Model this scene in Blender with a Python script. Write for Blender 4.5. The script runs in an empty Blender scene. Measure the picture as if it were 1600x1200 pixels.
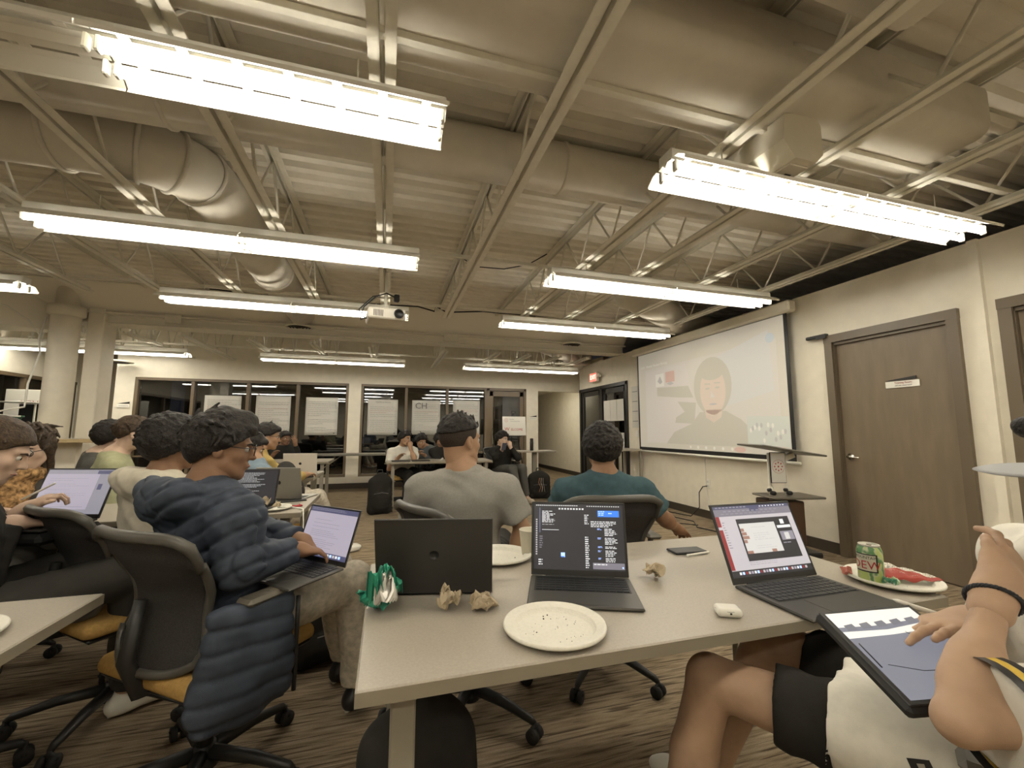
import bpy, bmesh, math, random
import numpy as np
from mathutils import Vector, Matrix, Euler
SC = bpy.context.scene
COL = SC.collection
rnd = random.Random(7)
PI = math.pi

# ---------------------------------------------------------------- camera
cam_d = bpy.data.cameras.new('camera'); cam = bpy.data.objects.new('camera', cam_d); COL.objects.link(cam)
cam_d.sensor_width = 36.0; cam_d.lens = 658 / 1600 * 36; cam_d.clip_start = 0.03
cam.matrix_world = Matrix(((0.9591, -0.0331, -0.2812, 0.0), (-0.2829, -0.1044, -0.9535, 0.0), (0.0022, 0.9940, -0.1090, 1.22), (0, 0, 0, 1)))
SC.camera = cam
# ---------------------------------------------------------------- view, world, big lights
SC.view_settings.view_transform = 'Standard'; SC.view_settings.look = 'None'
SC.view_settings.gamma = 1.0; SC.view_settings.use_curve_mapping = False
SC.view_settings.exposure = 1.10
w = bpy.data.worlds.new('night'); SC.world = w; w.use_nodes = True
w.node_tree.nodes['Background'].inputs[0].default_value = (0.02, 0.022, 0.03, 1); w.node_tree.nodes['Background'].inputs[1].default_value = 0.5
TUBE_POWER = 11.0
TUBE_COL = (1.0, 0.95, 0.85)

# ---------------------------------------------------------------- materials
def mat(name, col, rough=0.6, metal=0.0, noise=0.0, nscale=60.0, bump=0.0, bscale=200.0, emit=None, estr=0.0, spec=0.5, stretch=(1, 1, 1), dark=None):
    m = bpy.data.materials.new(name); m.use_nodes = True; nt = m.node_tree; b = nt.nodes['Principled BSDF']
    b.inputs['Base Color'].default_value = (*col, 1); b.inputs['Roughness'].default_value = rough
    b.inputs['Metallic'].default_value = metal; b.inputs['Specular IOR Level'].default_value = spec
    if emit: b.inputs['Emission Color'].default_value = (*emit, 1); b.inputs['Emission Strength'].default_value = estr
    if noise > 0 or bump > 0:
        tc = nt.nodes.new('ShaderNodeTexCoord'); mp = nt.nodes.new('ShaderNodeMapping'); mp.inputs['Scale'].default_value = stretch
        nt.links.new(tc.outputs['Object'], mp.inputs['Vector'])
    if noise > 0:
        n = nt.nodes.new('ShaderNodeTexNoise'); n.inputs['Scale'].default_value = nscale; n.inputs['Detail'].default_value = 4
        nt.links.new(mp.outputs[0], n.inputs['Vector'])
        r = nt.nodes.new('ShaderNodeMapRange'); r.inputs[1].default_value = 0.35; r.inputs[2].default_value = 0.65
        nt.links.new(n.outputs['Fac'], r.inputs[0])
        mx = nt.nodes.new('ShaderNodeMix'); mx.data_type = 'RGBA'
        d = dark or tuple(c * (1 - noise) for c in col); u = tuple(min(1, c * (1 + noise)) for c in col) if not dark else col
        mx.inputs[6].default_value = (*d, 1); mx.inputs[7].default_value = (*u, 1)
        nt.links.new(r.outputs[0], mx.inputs[0]); nt.links.new(mx.outputs[2], b.inputs['Base Color'])
    if bump > 0:
        n2 = nt.nodes.new('ShaderNodeTexNoise'); n2.inputs['Scale'].default_value = bscale; n2.inputs['Detail'].default_value = 3
        nt.links.new(mp.outputs[0], n2.inputs['Vector'])
        bp = nt.nodes.new('ShaderNodeBump'); bp.inputs['Strength'].default_value = bump; bp.inputs['Distance'].default_value = 0.004
        nt.links.new(n2.outputs['Fac'], bp.inputs['Height']); nt.links.new(bp.outputs[0], b.inputs['Normal'])
    return m

# ---------------------------------------------------------------- objects
def tag(o, label=None, cat=None, group=None, kind=None):
    if label: o['label'] = label
    if cat: o['category'] = cat
    if group: o['group'] = group
    if kind: o['kind'] = kind
    return o
def thing(name, label, cat, loc=(0, 0, 0), rz=0.0, group=None, rot=None):
    o = bpy.data.objects.new(name, None); COL.objects.link(o); o.location = loc; o.rotation_euler = rot or (0, 0, rz)
    o.empty_display_size = 0.1
    return tag(o, label, cat, group)
def children_of(o): return [c for c in COL.objects if c.parent == o]
KIDS = {}
def link(o, parent=None):
    COL.objects.link(o)
    if parent is not None:
        o.parent = parent; KIDS.setdefault(parent.name, []).append(o)
    return o
def copy_tree(o, parent=None):
    c = o.copy(); COL.objects.link(c)
    if parent is not None: c.parent = parent; KIDS.setdefault(parent.name, []).append(c)
    for k in list(KIDS.get(o.name, [])): copy_tree(k, c)
    return c
def basis(d):
    d = Vector(d).normalized(); a = Vector((0, 0, 1)) if abs(d.z) < 0.95 else Vector((1, 0, 0))
    u = d.cross(a).normalized(); return u, d.cross(u).normalized(), d
class MB:
    def __init__(s): s.v = []; s.f = []; s.m = []; s.mi = 0; s.sm = []
    def add(s, vs, fs, smooth=False):
        n = len(s.v); s.v += [tuple(x) for x in vs]; s.f += [tuple(i + n for i in f) for f in fs]
        s.m += [s.mi] * len(fs); s.sm += [smooth] * len(fs); return s
    def box(s, c, d, rot=None, bev=0.0):
        x, y, z = d[0] / 2, d[1] / 2, d[2] / 2
        R = rot if rot is not None else Matrix.Identity(3)
        if bev > 0:
            b = min(bev, x * .9, y * .9, z * .9); vs = []; pts = {}
            for sx in (-1, 1):
                for sy in (-1, 1):
                    for sz in (-1, 1):
                        for k in range(3):
                            p = [sx * (x - b), sy * (y - b), sz * (z - b)]; p[k] = (sx * x, sy * y, sz * z)[k]
                            pts[(sx, sy, sz, k)] = len(vs); vs.append(Vector(c) + R @ Vector(p))
            fs = []
            for k in range(3):
                for sg in (-1, 1):
                    o = [a for a in range(3) if a != k]; q = []
                    for a, bb in ((-1, -1), (1, -1), (1, 1), (-1, 1)):
                        key = [0, 0, 0]; key[k] = sg; key[o[0]] = a; key[o[1]] = bb; q.append(pts[(*key, k)])
                    fs.append(q if (sg > 0) == (k != 1) else q[::-1])
            for k in range(3):
                o = [a for a in range(3) if a != k]
                for a in (-1, 1):
                    for bb in (-1, 1):
                        q = []
                        for sg, kk in ((-1, o[0]), (1, o[0]), (1, o[1]), (-1, o[1])):
                            key = [0, 0, 0]; key[k] = sg; key[o[0]] = a; key[o[1]] = bb; q.append(pts[(*key, kk)])
                        fs.append(q)
            for sx in (-1, 1):
                for sy in (-1, 1):
                    for sz in (-1, 1): fs.append([pts[(sx, sy, sz, k)] for k in range(3)])
            return s.add(vs, fs)
        vs = [Vector(c) + R @ Vector((i * x, j * y, k * z)) for i in (-1, 1) for j in (-1, 1) for k in (-1, 1)]
        return s.add(vs, [(0, 1, 3, 2), (4, 6, 7, 5), (0, 4, 5, 1), (2, 3, 7, 6), (0, 2, 6, 4), (1, 5, 7, 3)])
    def bar(s, a, b, w, h, up=(0, 0, 1)):
        a = Vector(a); b = Vector(b); d = (b - a); L = d.length; d = d.normalized()
        u = Vector(up); x = d.cross(u)
        x = x.normalized() if x.length > 1e-4 else Vector((1, 0, 0)); z = x.cross(d).normalized()
        R = Matrix((x, d, z)).transposed()
        return s.box((a + b) / 2, (w, L, h), R)
    def tube(s, path, r, n=8, cap=True, closed=False, flat=1.0):
        P = [Vector(p) for p in path]; N = len(P); rr = r if hasattr(r, '__len__') else [r] * N
        vs = []; fs = []; pu = None
        for i, p in enumerate(P):
            if closed: d = P[(i + 1) % N] - P[i - 1]
            else: d = P[min(i + 1, N - 1)] - P[max(i - 1, 0)]
            d = d.normalized() if d.length > 1e-9 else Vector((0, 0, 1))
            if pu is None: u, v, _ = basis(d)
            else:
                u = pu - d * pu.dot(d); u = u.normalized() if u.length > 1e-6 else basis(d)[0]; v = d.cross(u)
            pu = u
            for k in range(n):
                a = 2 * PI * k / n; vs.append(p + (u * math.cos(a) + v * math.sin(a) * flat) * rr[i])
        M = N if closed else N - 1
        for i in range(M):
            j = (i + 1) % N
            for k in range(n): fs.append((i * n + k, i * n + (k + 1) % n, j * n + (k + 1) % n, j * n + k))
        if cap and not closed: fs += [tuple(range(n - 1, -1, -1)), tuple((N - 1) * n + k for k in range(n))]
        return s.add(vs, fs, True)
    def cyl(s, a, b, r, r2=None, n=16): return s.tube([a, b], [r, r if r2 is None else r2], n)
    def lathe(s, prof, c=(0, 0, 0), n=32, axis=None, sx=1.0, sy=1.0):
        R = Matrix.Identity(3)
        if axis is not None:
            u, v, d = basis(axis); R = Matrix((u, v, d)).transposed()
        vs = []; fs = []
        for (r, z) in prof:
            for k in range(n):
                a = 2 * PI * k / n; vs.append(Vector(c) + R @ Vector((r * math.cos(a) * sx, r * math.sin(a) * sy, z)))
        for i in range(len(prof) - 1):
            for k in range(n): fs.append((i * n + k, i * n + (k + 1) % n, (i + 1) * n + (k + 1) % n, (i + 1) * n + k))
        return s.add(vs, fs, True)
    def prism(s, poly, a, b):
        """poly: 3d points on a plane; extruded by the vector b (a unused offset)"""
        n = len(poly); P = [Vector(p) + Vector(a) for p in poly]; Q = [p + Vector(b) for p in P]
        return s.add(P + Q, [tuple(range(n - 1, -1, -1)), tuple(range(n, 2 * n))] + [(i, (i + 1) % n, n + (i + 1) % n, n + i) for i in range(n)])
    def grid(s, fn, nu, nv, smooth=True, closed_u=False):
        vs = [fn(i / (nu - (0 if closed_u else 1)), j / (nv - 1)) for i in range(nu) for j in range(nv)]
        fs = [((i % nu) * nv + j, ((i + 1) % nu) * nv + j, ((i + 1) % nu) * nv + j + 1, (i % nu) * nv + j + 1) for i in range(nu if closed_u else nu - 1) for j in range(nv - 1)]
        return s.add(vs, fs, smooth)
    def build(s, name, material, parent=None, label=None, loc=None, rot=None, kind=None, solid=0.0, offset=0.0):
        me = bpy.data.meshes.new(name); me.from_pydata(s.v, [], s.f)
        for m in (material if isinstance(material, (list, tuple)) else [material]): me.materials.append(m)
        me.polygons.foreach_set('material_index', s.m); me.polygons.foreach_set('use_smooth', s.sm)
        bm = bmesh.new(); bm.from_mesh(me); bmesh.ops.recalc_face_normals(bm, faces=bm.faces); bm.to_mesh(me); bm.free()
        me.update(); o = bpy.data.objects.new(name, me); link(o, parent)
        if solid:
            md = o.modifiers.new('thick', 'SOLIDIFY'); md.thickness = solid; md.offset = offset
        if loc is not None: o.location = loc
        if rot is not None: o.rotation_euler = rot
        if label: o['label'] = label
        if kind: o['kind'] = kind
        return o
def text_obj(txt, size, material, parent=None, name='lettering', M=None, ext=0.0006, align='CENTER', sx=1.0, bend=None):
    """flat lettering; M = 4x4 placing the text (x along the words, z out of the face)"""
    cu = bpy.data.curves.new(name, 'FONT'); cu.body = txt; cu.size = size; cu.extrude = ext; cu.align_x = align; cu.align_y = 'CENTER'; cu.resolution_u = 2
    t = bpy.data.objects.new(name, cu); COL.objects.link(t)
    dg = bpy.context.evaluated_depsgraph_get(); me = bpy.data.meshes.new_from_object(t.evaluated_get(dg))
    bpy.data.objects.remove(t); bpy.data.curves.remove(cu)
    me.materials.clear(); me.materials.append(material)
    for v in me.vertices:
        v.co.x *= sx
        if bend: v.co = bend(v.co)
    o = bpy.data.objects.new(name, me); link(o, parent)
    if M is not None: o.matrix_local = M
    return o
def frame(o, x, y, z=None):
    """4x4 from origin and axes"""
    x = Vector(x).normalized(); y = Vector(y); y = (y - x * y.dot(x)).normalized(); z = x.cross(y)
    M = Matrix((x, y, z)).transposed().to_4x4(); M.translation = Vector(o); return M
# ================================================================ materials of the room
M = {}
M['wall'] = mat('wall_paint', (0.80, 0.745, 0.62), 0.85, noise=0.03, nscale=8, bump=0.25, bscale=240)
M['ceil'] = mat('ceiling_paint', (0.86, 0.81, 0.70), 0.9, spec=.2, noise=0.04, nscale=5)
M['steel'] = mat('painted_steel', (0.78, 0.74, 0.63), 0.7, spec=.3, noise=0.03, nscale=20)
M['duct'] = mat('painted_duct', (0.74, 0.69, 0.59), 0.85, spec=.2, noise=0.03, nscale=10)
M['bulk'] = mat('bulkhead_paint', (0.88, 0.83, 0.72), 0.9, spec=.2)
M['darkgap'] = mat('dark_gap', (0.03, 0.027, 0.02), 0.9)
M['brown'] = mat('brown_door', (0.195, 0.15, 0.098), 0.45, noise=0.08, nscale=14, stretch=(1, 1, .2))
M['brownframe'] = mat('brown_frame', (0.145, 0.112, 0.072), 0.4)
M['bronze'] = mat('bronze_mullion', (0.17, 0.125, 0.075), 0.4)
M['base'] = mat('vinyl_baseboard', (0.055, 0.042, 0.028), 0.5)
M['white'] = mat('white_enamel', (0.82, 0.80, 0.72), 0.35)
M['reflector'] = mat('reflector_enamel', (0.85, 0.82, 0.72), 0.3)
M['black'] = mat('black_plastic', (0.016, 0.015, 0.014), 0.45)
M['blackrub'] = mat('black_rubber', (0.02, 0.019, 0.018), 0.7)
M['chrome'] = mat('chrome', (0.7, 0.68, 0.62), 0.2, metal=1.0)
M['paper'] = mat('paper_sheet', (0.66, 0.64, 0.58), 0.8)
M['ink'] = mat('grey_ink', (0.22, 0.21, 0.22), 0.8)
M['inkred'] = mat('red_ink', (0.42, 0.12, 0.10), 0.8)
M['red'] = mat('red_print', (0.42, 0.03, 0.04), 0.6)
M['tan'] = mat('tan_wood_top', (0.52, 0.40, 0.22), 0.5, noise=0.06, nscale=10)
M['tubelit'] = mat('fluorescent_tube', (0.9, 0.88, 0.8), 0.4, emit=TUBE_COL, estr=TUBE_POWER)
M['tubeoff'] = mat('socket_white', (0.75, 0.73, 0.64), 0.4)
def carpet_mat():
    m = bpy.data.materials.new('carpet'); m.use_nodes = True; nt = m.node_tree; b = nt.nodes['Principled BSDF']
    b.inputs['Roughness'].default_value = 0.95; b.inputs['Specular IOR Level'].default_value = 0.15
    tc = nt.nodes.new('ShaderNodeTexCoord')
    def noise(scale, st, detail=3):
        mp = nt.nodes.new('ShaderNodeMapping'); mp.inputs['Scale'].default_value = st
        n = nt.nodes.new('ShaderNodeTexNoise'); n.inputs['Scale'].default_value = scale; n.inputs['Detail'].default_value = detail
        nt.links.new(tc.outputs['Object'], mp.inputs[0]); nt.links.new(mp.outputs[0], n.inputs['Vector']); return n.outputs['Fac']
    a = noise(6.5, (0.7, 11.0, 1), 3.5); c = noise(4.0, (2.0, 16.0, 1), 3); g = noise(260, (1, 1, 1), 2)
    cr = nt.nodes.new('ShaderNodeValToRGB'); e = cr.color_ramp.elements
    e[0].position = 0.34; e[0].color = (0.13, 0.092, 0.055, 1); e[1].position = 0.70; e[1].color = (0.52, 0.42, 0.30, 1)
    e1 = cr.color_ramp.elements.new(0.41); e1.color = (0.27, 0.20, 0.125, 1)
    e2 = cr.color_ramp.elements.new(0.52); e2.color = (0.38, 0.295, 0.195, 1)
    ad = nt.nodes.new('ShaderNodeMath'); ad.operation = 'MULTIPLY_ADD'; ad.inputs[1].default_value = 0.45
    sc = nt.nodes.new('ShaderNodeMath'); sc.operation = 'MULTIPLY'; sc.inputs[1].default_value = 0.55
    nt.links.new(a, sc.inputs[0]); nt.links.new(c, ad.inputs[0]); nt.links.new(sc.outputs[0], ad.inputs[2]); nt.links.new(ad.outputs[0], cr.inputs[0])
    mx = nt.nodes.new('ShaderNodeMix'); mx.data_type = 'RGBA'; mx.blend_type = 'MULTIPLY'; mx.inputs[0].default_value = 0.5
    nt.links.new(cr.outputs[0], mx.inputs[6]); nt.links.new(g, mx.inputs[7])
    ln = noise(7.5, (0.45, 9.0, 1), 1.5); lr = nt.nodes.new('ShaderNodeMapRange'); lr.inputs[1].default_value = .585; lr.inputs[2].default_value = .63; lr.inputs[3].default_value = 0; lr.inputs[4].default_value = .72; nt.links.new(ln, lr.inputs[0])
    m3 = nt.nodes.new('ShaderNodeMix'); m3.data_type = 'RGBA'; m3.inputs[7].default_value = (0.05, 0.034, 0.02, 1); nt.links.new(lr.outputs[0], m3.inputs[0]); nt.links.new(mx.outputs[2], m3.inputs[6]); nt.links.new(m3.outputs[2], b.inputs['Base Color'])
    bp = nt.nodes.new('ShaderNodeBump'); bp.inputs['Strength'].default_value = 0.5; bp.inputs['Distance'].default_value = 0.004
    nt.links.new(g, bp.inputs['Height']); nt.links.new(bp.outputs[0], b.inputs['Normal'])
    return m
M['carpet'] = carpet_mat()
def glass_mat(name, tint=0.75, ior=1.5):
    m = bpy.data.materials.new(name); m.use_nodes = True; nt = m.node_tree; nt.nodes.remove(nt.nodes['Principled BSDF'])
    out = nt.nodes['Material Output']; mx = nt.nodes.new('ShaderNodeMixShader'); fr = nt.nodes.new('ShaderNodeFresnel'); fr.inputs[0].default_value = ior
    tr = nt.nodes.new('ShaderNodeBsdfTransparent'); tr.inputs[0].default_value = (tint, tint, tint * .98, 1)
    gl = nt.nodes.new('ShaderNodeBsdfGlossy'); gl.inputs['Roughness'].default_value = 0.015
    nt.links.new(fr.outputs[0], mx.inputs[0]); nt.links.new(tr.outputs[0], mx.inputs[1]); nt.links.new(gl.outputs[0], mx.inputs[2]); nt.links.new(mx.outputs[0], out.inputs[0])
    return m
M['glass'] = glass_mat('window_glass', 0.6, 2.1)

# ================================================================ shell
def struct(name, mb, m, parent=None, **k):
    o = mb.build(name, m, parent, **k)
    if parent is None: o['kind'] = 'structure'
    return o
XR, YF, ZD = 4.35, 9.6, 3.2
struct('floor', MB().box((-0.6, 5.5, -0.05), (14, 17.6, 0.1)), M['carpet'])
# right wall with door openings (door 2.16..3.10 and 0.9..1.83, glazed doors 7.0..9.05)
def wall_x(name, x, y0, y1, z1, holes, th=0.14, m='wall'):
    mb = MB(); ys = sorted(holes); y = y0
    for (a, b, zb, zt) in ys:
        mb.box((x + th / 2, (y + a) / 2, z1 / 2), (th, a - y, z1))
        mb.box((x + th / 2, (a + b) / 2, (zt + z1) / 2), (th, b - a, z1 - zt))
        if zb > 0: mb.box((x + th / 2, (a + b) / 2, zb / 2), (th, b - a, zb))
        y = b
    mb.box((x + th / 2, (y + y1) / 2, z1 / 2), (th, y1 - y, z1))
    return struct(name, mb, M[m])
wall_x('wall_right', XR, -3.2, 9.08, 2.70, [(0.90, 1.84, 0, 2.115), (2.20, 3.14, 0, 2.115), (7.02, 9.04, 0, 2.17)])
struct('wall_right_pilaster', MB().box((XR - 0.02, 2.0, 1.35), (0.04, 0.06, 2.70)), M['wall'])
wall_x('wall_hall', 4.95, 9.0, 16.0, 3.0, [])
struct('wall_hall_end', MB().box((4.2, 16.05, 1.5), (1.8, 0.1, 3.0)), M['wall'])
struct('wall_hall_return', MB().box((4.72, 9.04, 1.35), (0.46, 0.1, 2.7)), M['wall'])
struct('wall_hall_left', MB().box((3.43, 12.9, 1.5), (0.1, 6.4, 3.0)), M['wall'])
struct('ceiling_hall', MB().box((4.2, 12.9, 2.45), (1.6, 6.6, 0.1)), M['ceil'])
# far wall: windows 1 and 2
mb = MB()
def bxx(x0, x1, z0, z1, y=YF, th=0.16): mb.box(((x0 + x1) / 2, y + th / 2, (z0 + z1) / 2), (x1 - x0, th, z1 - z0))
bxx(-4.90, -4.60, 0, ZD); bxx(-0.81, -0.56, 0, ZD); bxx(3.19, 3.49, 0, ZD)
bxx(-4.60, -0.81, 0, 0.24); bxx(-0.56, 2.22, 0, 0.24); bxx(-4.60, -0.81, 2.21, ZD); bxx(-0.56, 3.19, 2.21, ZD); bxx(3.49, 4.95, 2.17, ZD)
struct('wall_far', mb, M['wall'])
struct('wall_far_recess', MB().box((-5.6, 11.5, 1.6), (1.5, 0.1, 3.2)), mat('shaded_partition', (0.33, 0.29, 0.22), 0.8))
struct('wall_recess_side', MB().box((-4.86, 10.6, 1.6), (0.08, 1.9, 3.2)), M['wall'])
wl = MB()
for (a, b, z0, z1) in ((-3.2, 2.2, 0, ZD), (2.2, 12, 0, 0.5), (2.2, 12, 2.2, ZD), (11.0, 12, 0.5, 2.2)):
    wl.box((-6.33, (a + b) / 2, (z0 + z1) / 2), (0.16, b - a, z1 - z0))
struct('wall_left', wl, M['wall'])
struct('wall_back', MB().box((-0.6, -3.25, 1.6), (14, 0.1, 3.2)), M['wall'])
# night behind the glass: a dim neighbouring space
night = mat('night_outside', (0.035, 0.037, 0.04), 0.9, noise=0.6, nscale=1.5)
struct('wall_outside_far', MB().box((-0.8, 13.0, 1.5), (8.6, 0.1, 4)), night)
struct('wall_outside_left', MB().box((-8.2, 6.6, 1.5), (0.1, 9, 4)), night)
# baseboards
bb = MB()
for (a, b) in ((-3.2, 0.76), (1.94, 2.10), (3.22, 7.0)): bb.box((XR - 0.006, (a + b) / 2, 0.055), (0.012, b - a, 0.11))
struct('baseboard_right', bb, M['base'])
bb = MB()
for (a, b) in ((-4.90, 2.22), (3.19, 3.49)): bb.box(((a + b) / 2, YF - 0.006, 0.055), (b - a, 0.012, 0.11))
struct('baseboard_far', bb, M['base'])
struct('baseboard_hall', MB().box((4.944, 12.5, 0.055), (0.012, 6.9, 0.11)), M['base'])
# corrugated roof deck: ribs run along X
mb = MB(); y = -3.2; prof = []
while y < 7.4:
    prof += [(y, ZD - .0), (y + 0.022, ZD + 0.045), (y + 0.062, ZD + 0.045), (y + 0.084, ZD - .0)]; y += 0.15
n = len(prof); vs = []
for x in (-7.4, 6.0):
    vs += [(x, p[0], p[1]) for p in prof]
mb.add(vs, [(i, i + 1, n + i + 1, n + i) for i in range(n - 1)])
struct('ceiling_deck', mb, M['ceil'], solid=0.012, offset=1)
struct('ceiling_far', MB().box((-0.6, 9.8, ZD + 0.05), (13.6, 5.2, 0.1)), M['ceil'])
struct('ceiling_roof', MB().box((-0.6, 5.0, ZD + 0.12), (14, 17, 0.06)), M['darkgap'])
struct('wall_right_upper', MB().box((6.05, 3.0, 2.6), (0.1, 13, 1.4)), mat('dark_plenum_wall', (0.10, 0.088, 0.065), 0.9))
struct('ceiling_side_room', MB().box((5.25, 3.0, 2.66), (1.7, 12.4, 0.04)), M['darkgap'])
# bulkhead between the deck and the far bay, dropping from the deck to the beam
poly = [(0, 6.78, 3.2), (0, 7.15, 2.80), (0, 7.15, 2.72), (0, 7.32, 2.72), (0, 7.32, 3.2)]
mb = MB().prism(poly, (-6.25, 0, 0), (10.6, 0, 0)); struct('trim_bulkhead', mb, M['bulk'])
mb = MB().box((-0.95, 7.24, 2.70), (10.6, 0.30, 0.022)).box((-0.95, 7.24, 2.85), (10.6, 0.02, 0.3)).box((-0.95, 7.08, 2.83), (10.6, 0.08, 0.02))
mb.box((1.0, 7.06, 2.78), (0.25, 0.03, 0.12)).box((-3.0, 7.06, 2.80), (0.2, 0.03, 0.12))
struct('trim_beam', mb, M['steel'])
# left bulkhead/soffit beyond the column
poly = [(-6.25, 5.4, 3.2), (-6.25, 5.4, 2.62), (-4.3, 7.1, 2.62), (-4.3, 7.1, 3.2)]
struct('trim_soffit_left', MB().prism([( -6.25, 5.9, 2.55), (-4.35, 7.1, 2.55), (-4.35, 7.3, 2.55), (-6.25, 7.3, 2.55)], (0, 0, 0), (0, 0, 0.65)), M['bulk'])

# ================================================================ windows
def window(n, x0, x1, mull, label_door=None):
    root = bpy.data.objects.new('window_%d' % n, None); COL.objects.link(root); root.location = ((x0 + x1) / 2, YF, 0); root['kind'] = 'structure'
    cx = (x0 + x1) / 2; f = MB(); W = 0.05
    f.box((0, 0.06, 2.185), (x1 - x0, 0.11, W)).box((0, 0.06, 0.265), (x1 - x0, 0.11, W))
    f.box((x0 - cx + W / 2, 0.06, 1.22), (W, 0.11, 1.9)).box((x1 - cx - W / 2, 0.06, 1.22), (W, 0.11, 1.9)).build('window_frame', M['bronze'], root)
    e = [x0 + W] + list(mull) + [x1 - W]
    for m_ in mull: MB().box((m_ - cx, 0.06, 1.22), (0.055, 0.12, 1.87)).build('mullion', M['bronze'], root)
    for a, b in zip(e[:-1], e[1:]): MB().box(((a + b) / 2 - cx, 0.08, 1.22), (b - a - 0.03, 0.008, 1.87)).build('pane', M['glass'], root)
    MB().box((0, 0.06, 0.72), (x1 - x0 - .1, 0.05, 0.03)).build('rail', M['bronze'], root)
window(1, -4.60, -0.81, (-3.66, -2.71, -1.80))
window(2, -0.56, 2.22, (0.39, 1.30))
root = bpy.data.objects.new('window_3', None); COL.objects.link(root); root.location = (-6.25, 6.6, 0); root['kind'] = 'structure'
MB().box((-0.06, 0, 2.17), (0.1, 8.8, 0.06)).box((-0.06, 0, 0.53), (0.1, 8.8, 0.06)).build('window_frame', M['bronze'], root)
for k in range(8):
    MB().box((-0.06, -4.4 + k * 1.25, 1.35), (0.1, 0.06, 1.6)).build('mullion', M['bronze'], root)
    if k < 7: MB().box((-0.08, -4.4 + k * 1.25 + 0.625, 1.35), (0.008, 1.2, 1.6)).build('pane', M['glass'], root)
# glazed door at the right end of the far windows
root = bpy.data.objects.new('door_1', None); COL.objects.link(root); root.location = (2.70, YF, 0); root['kind'] = 'structure'
f = MB().box((-0.45, 0.06, 1.1), (0.07, 0.12, 2.2)).box((0.46, 0.06, 1.1), (0.06, 0.12, 2.2)).box((0, 0.06, 2.18), (0.98, 0.12, 0.06)); f.build('door_frame', M['bronze'], root)
f = MB().box((-0.37, 0.05, 1.07), (0.09, 0.045, 2.12)).box((0.38, 0.05, 1.07), (0.09, 0.045, 2.12)).box((0, 0.05, 2.08), (0.84, 0.045, 0.12)).box((0, 0.05, 0.13), (0.84, 0.045, 0.24))
d = f.build('door_leaf', M['bronze'], root); MB().box((0, 0.05, 1.14), (0.66, 0.008, 1.78)).build('pane', M['glass'], d)
MB().bar((-0.34, 0.0, 0.9), (-0.34, 0.0, 1.25), 0.02, 0.02).build('door_handle', M['chrome'], d)

# brown doors on the right wall
def brown_door(n, y0, y1, handle_side):
    root = bpy.data.objects.new('door_%d' % n, None); COL.objects.link(root); root.location = (XR, (y0 + y1) / 2, 0); root['kind'] = 'structure'
    h = (y1 - y0) / 2; f = MB(); fw = 0.075
    for s in (-1, 1):
        f.box((-0.012, s * (h + fw / 2 - 0.01), 1.09), (0.05, fw, 2.20)); f.box((0.06, s * (h + 0.0), 1.06), (0.14, 0.03, 2.12))
    f.box((-0.013, 0, 2.156), (0.054, 2 * h + 2 * fw - .016, fw + .004)); f.box((0.06, 0, 2.105), (0.14, 2 * h, 0.03)); f.build('door_frame', M['brownframe'], root)
    d = MB().box((0.045, 0, 1.05), (0.045, 2 * h - 0.035, 2.08)).build('door_leaf', M['brown'], root)
    hy = handle_side * (h - 0.075); k = MB().lathe([(0.0, 0), (0.032, 0), (0.032, 0.012), (0.014, 0.016), (0.012, 0.055), (0, 0.056)], (0.022, hy, 0.97), 20, (-1, 0, 0))
    k.tube([(-0.03, hy, 0.97), (-0.036, hy - handle_side * 0.03, 0.97), (-0.034, hy - handle_side * 0.11, 0.965)], [0.011, 0.010, 0.008], 8); k.build('door_handle', M['chrome'], d)
    return root, d
r, d = brown_door(2, 2.20, 3.14, 1)
sg = MB().box((0.016, -0.07 - .02, 1.635), (0.008, 0.26, 0.06), bev=.003).build('name_plate', M['white'], d)
mb = MB().prism([(0.012, 0.05, 1.672), (0.012, -0.20, 1.672), (0.012, -0.20, 1.70)], (0, 0, 0), (0.004, 0, 0)); mb.build('plate_holder', M['black'], d)
text_obj('Training Room', 0.022, M['inkred'], sg, M=frame((0.0105, -0.10, 1.648), (0, -1, 0), (0, 0, 1)))
text_obj('staff only, please knock', 0.014, M['ink'], sg, M=frame((0.0105, -0.10, 1.624), (0, -1, 0), (0, 0, 1)))
brown_door(3, 0.90, 1.84, -1)
# closer bracket above the hinge corner
mb = MB().box((0, 0, 0), (0.05, 0.22, 0.035), bev=0.008).box((-0.02, -0.06, -0.02), (0.02, 0.10, 0.02))
tag(mb.build('door_camera', M['black'], loc=(XR - 0.04, 3.27, 2.20)), 'black bar-shaped device on the wall at the corner of the brown door frame', 'device')
# light switch on the frame and outlet
# dark glazed double doors at the end of the right wall
root = bpy.data.objects.new('door_4', None); COL.objects.link(root); root.location = (XR, 8.03, 0); root['kind'] = 'structure'
f = MB()
for y_ in (-1.0, -0.02, 1.0): f.box((0.03, y_, 1.08), (0.10, 0.07, 2.16))
f.box((0.03, 0, 2.13), (0.10, 2.06, 0.07)); f.build('door_frame', M['black'], root)
for y_ in (-0.51, 0.49):
    l = MB().box((0.03, y_ - 0.40, 1.05), (0.045, 0.09, 2.08)).box((0.03, y_ + 0.40, 1.05), (0.045, 0.09, 2.08)).box((0.03, y_, 2.03), (0.045, 0.8, 0.1)).box((0.03, y_, 0.12), (0.045, 0.8, 0.22)).build('door_leaf', M['black'], root)
    MB().box((0.03, y_, 1.1), (0.008, 0.72, 1.78)).build('pane', M['glass'], l)
    MB().bar((-0.02, y_ - .3, 1.0), (-0.02, y_ + .3, 1.0), 0.03, 0.03).build('push_bar', M['chrome'], l)
struct('wall_outside_right', MB().box((5.0, 7.9, 1.3), (0.08, 2.1, 2.6)), mat('vestibule_wall', (0.16, 0.145, 0.12), 0.9))

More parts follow.
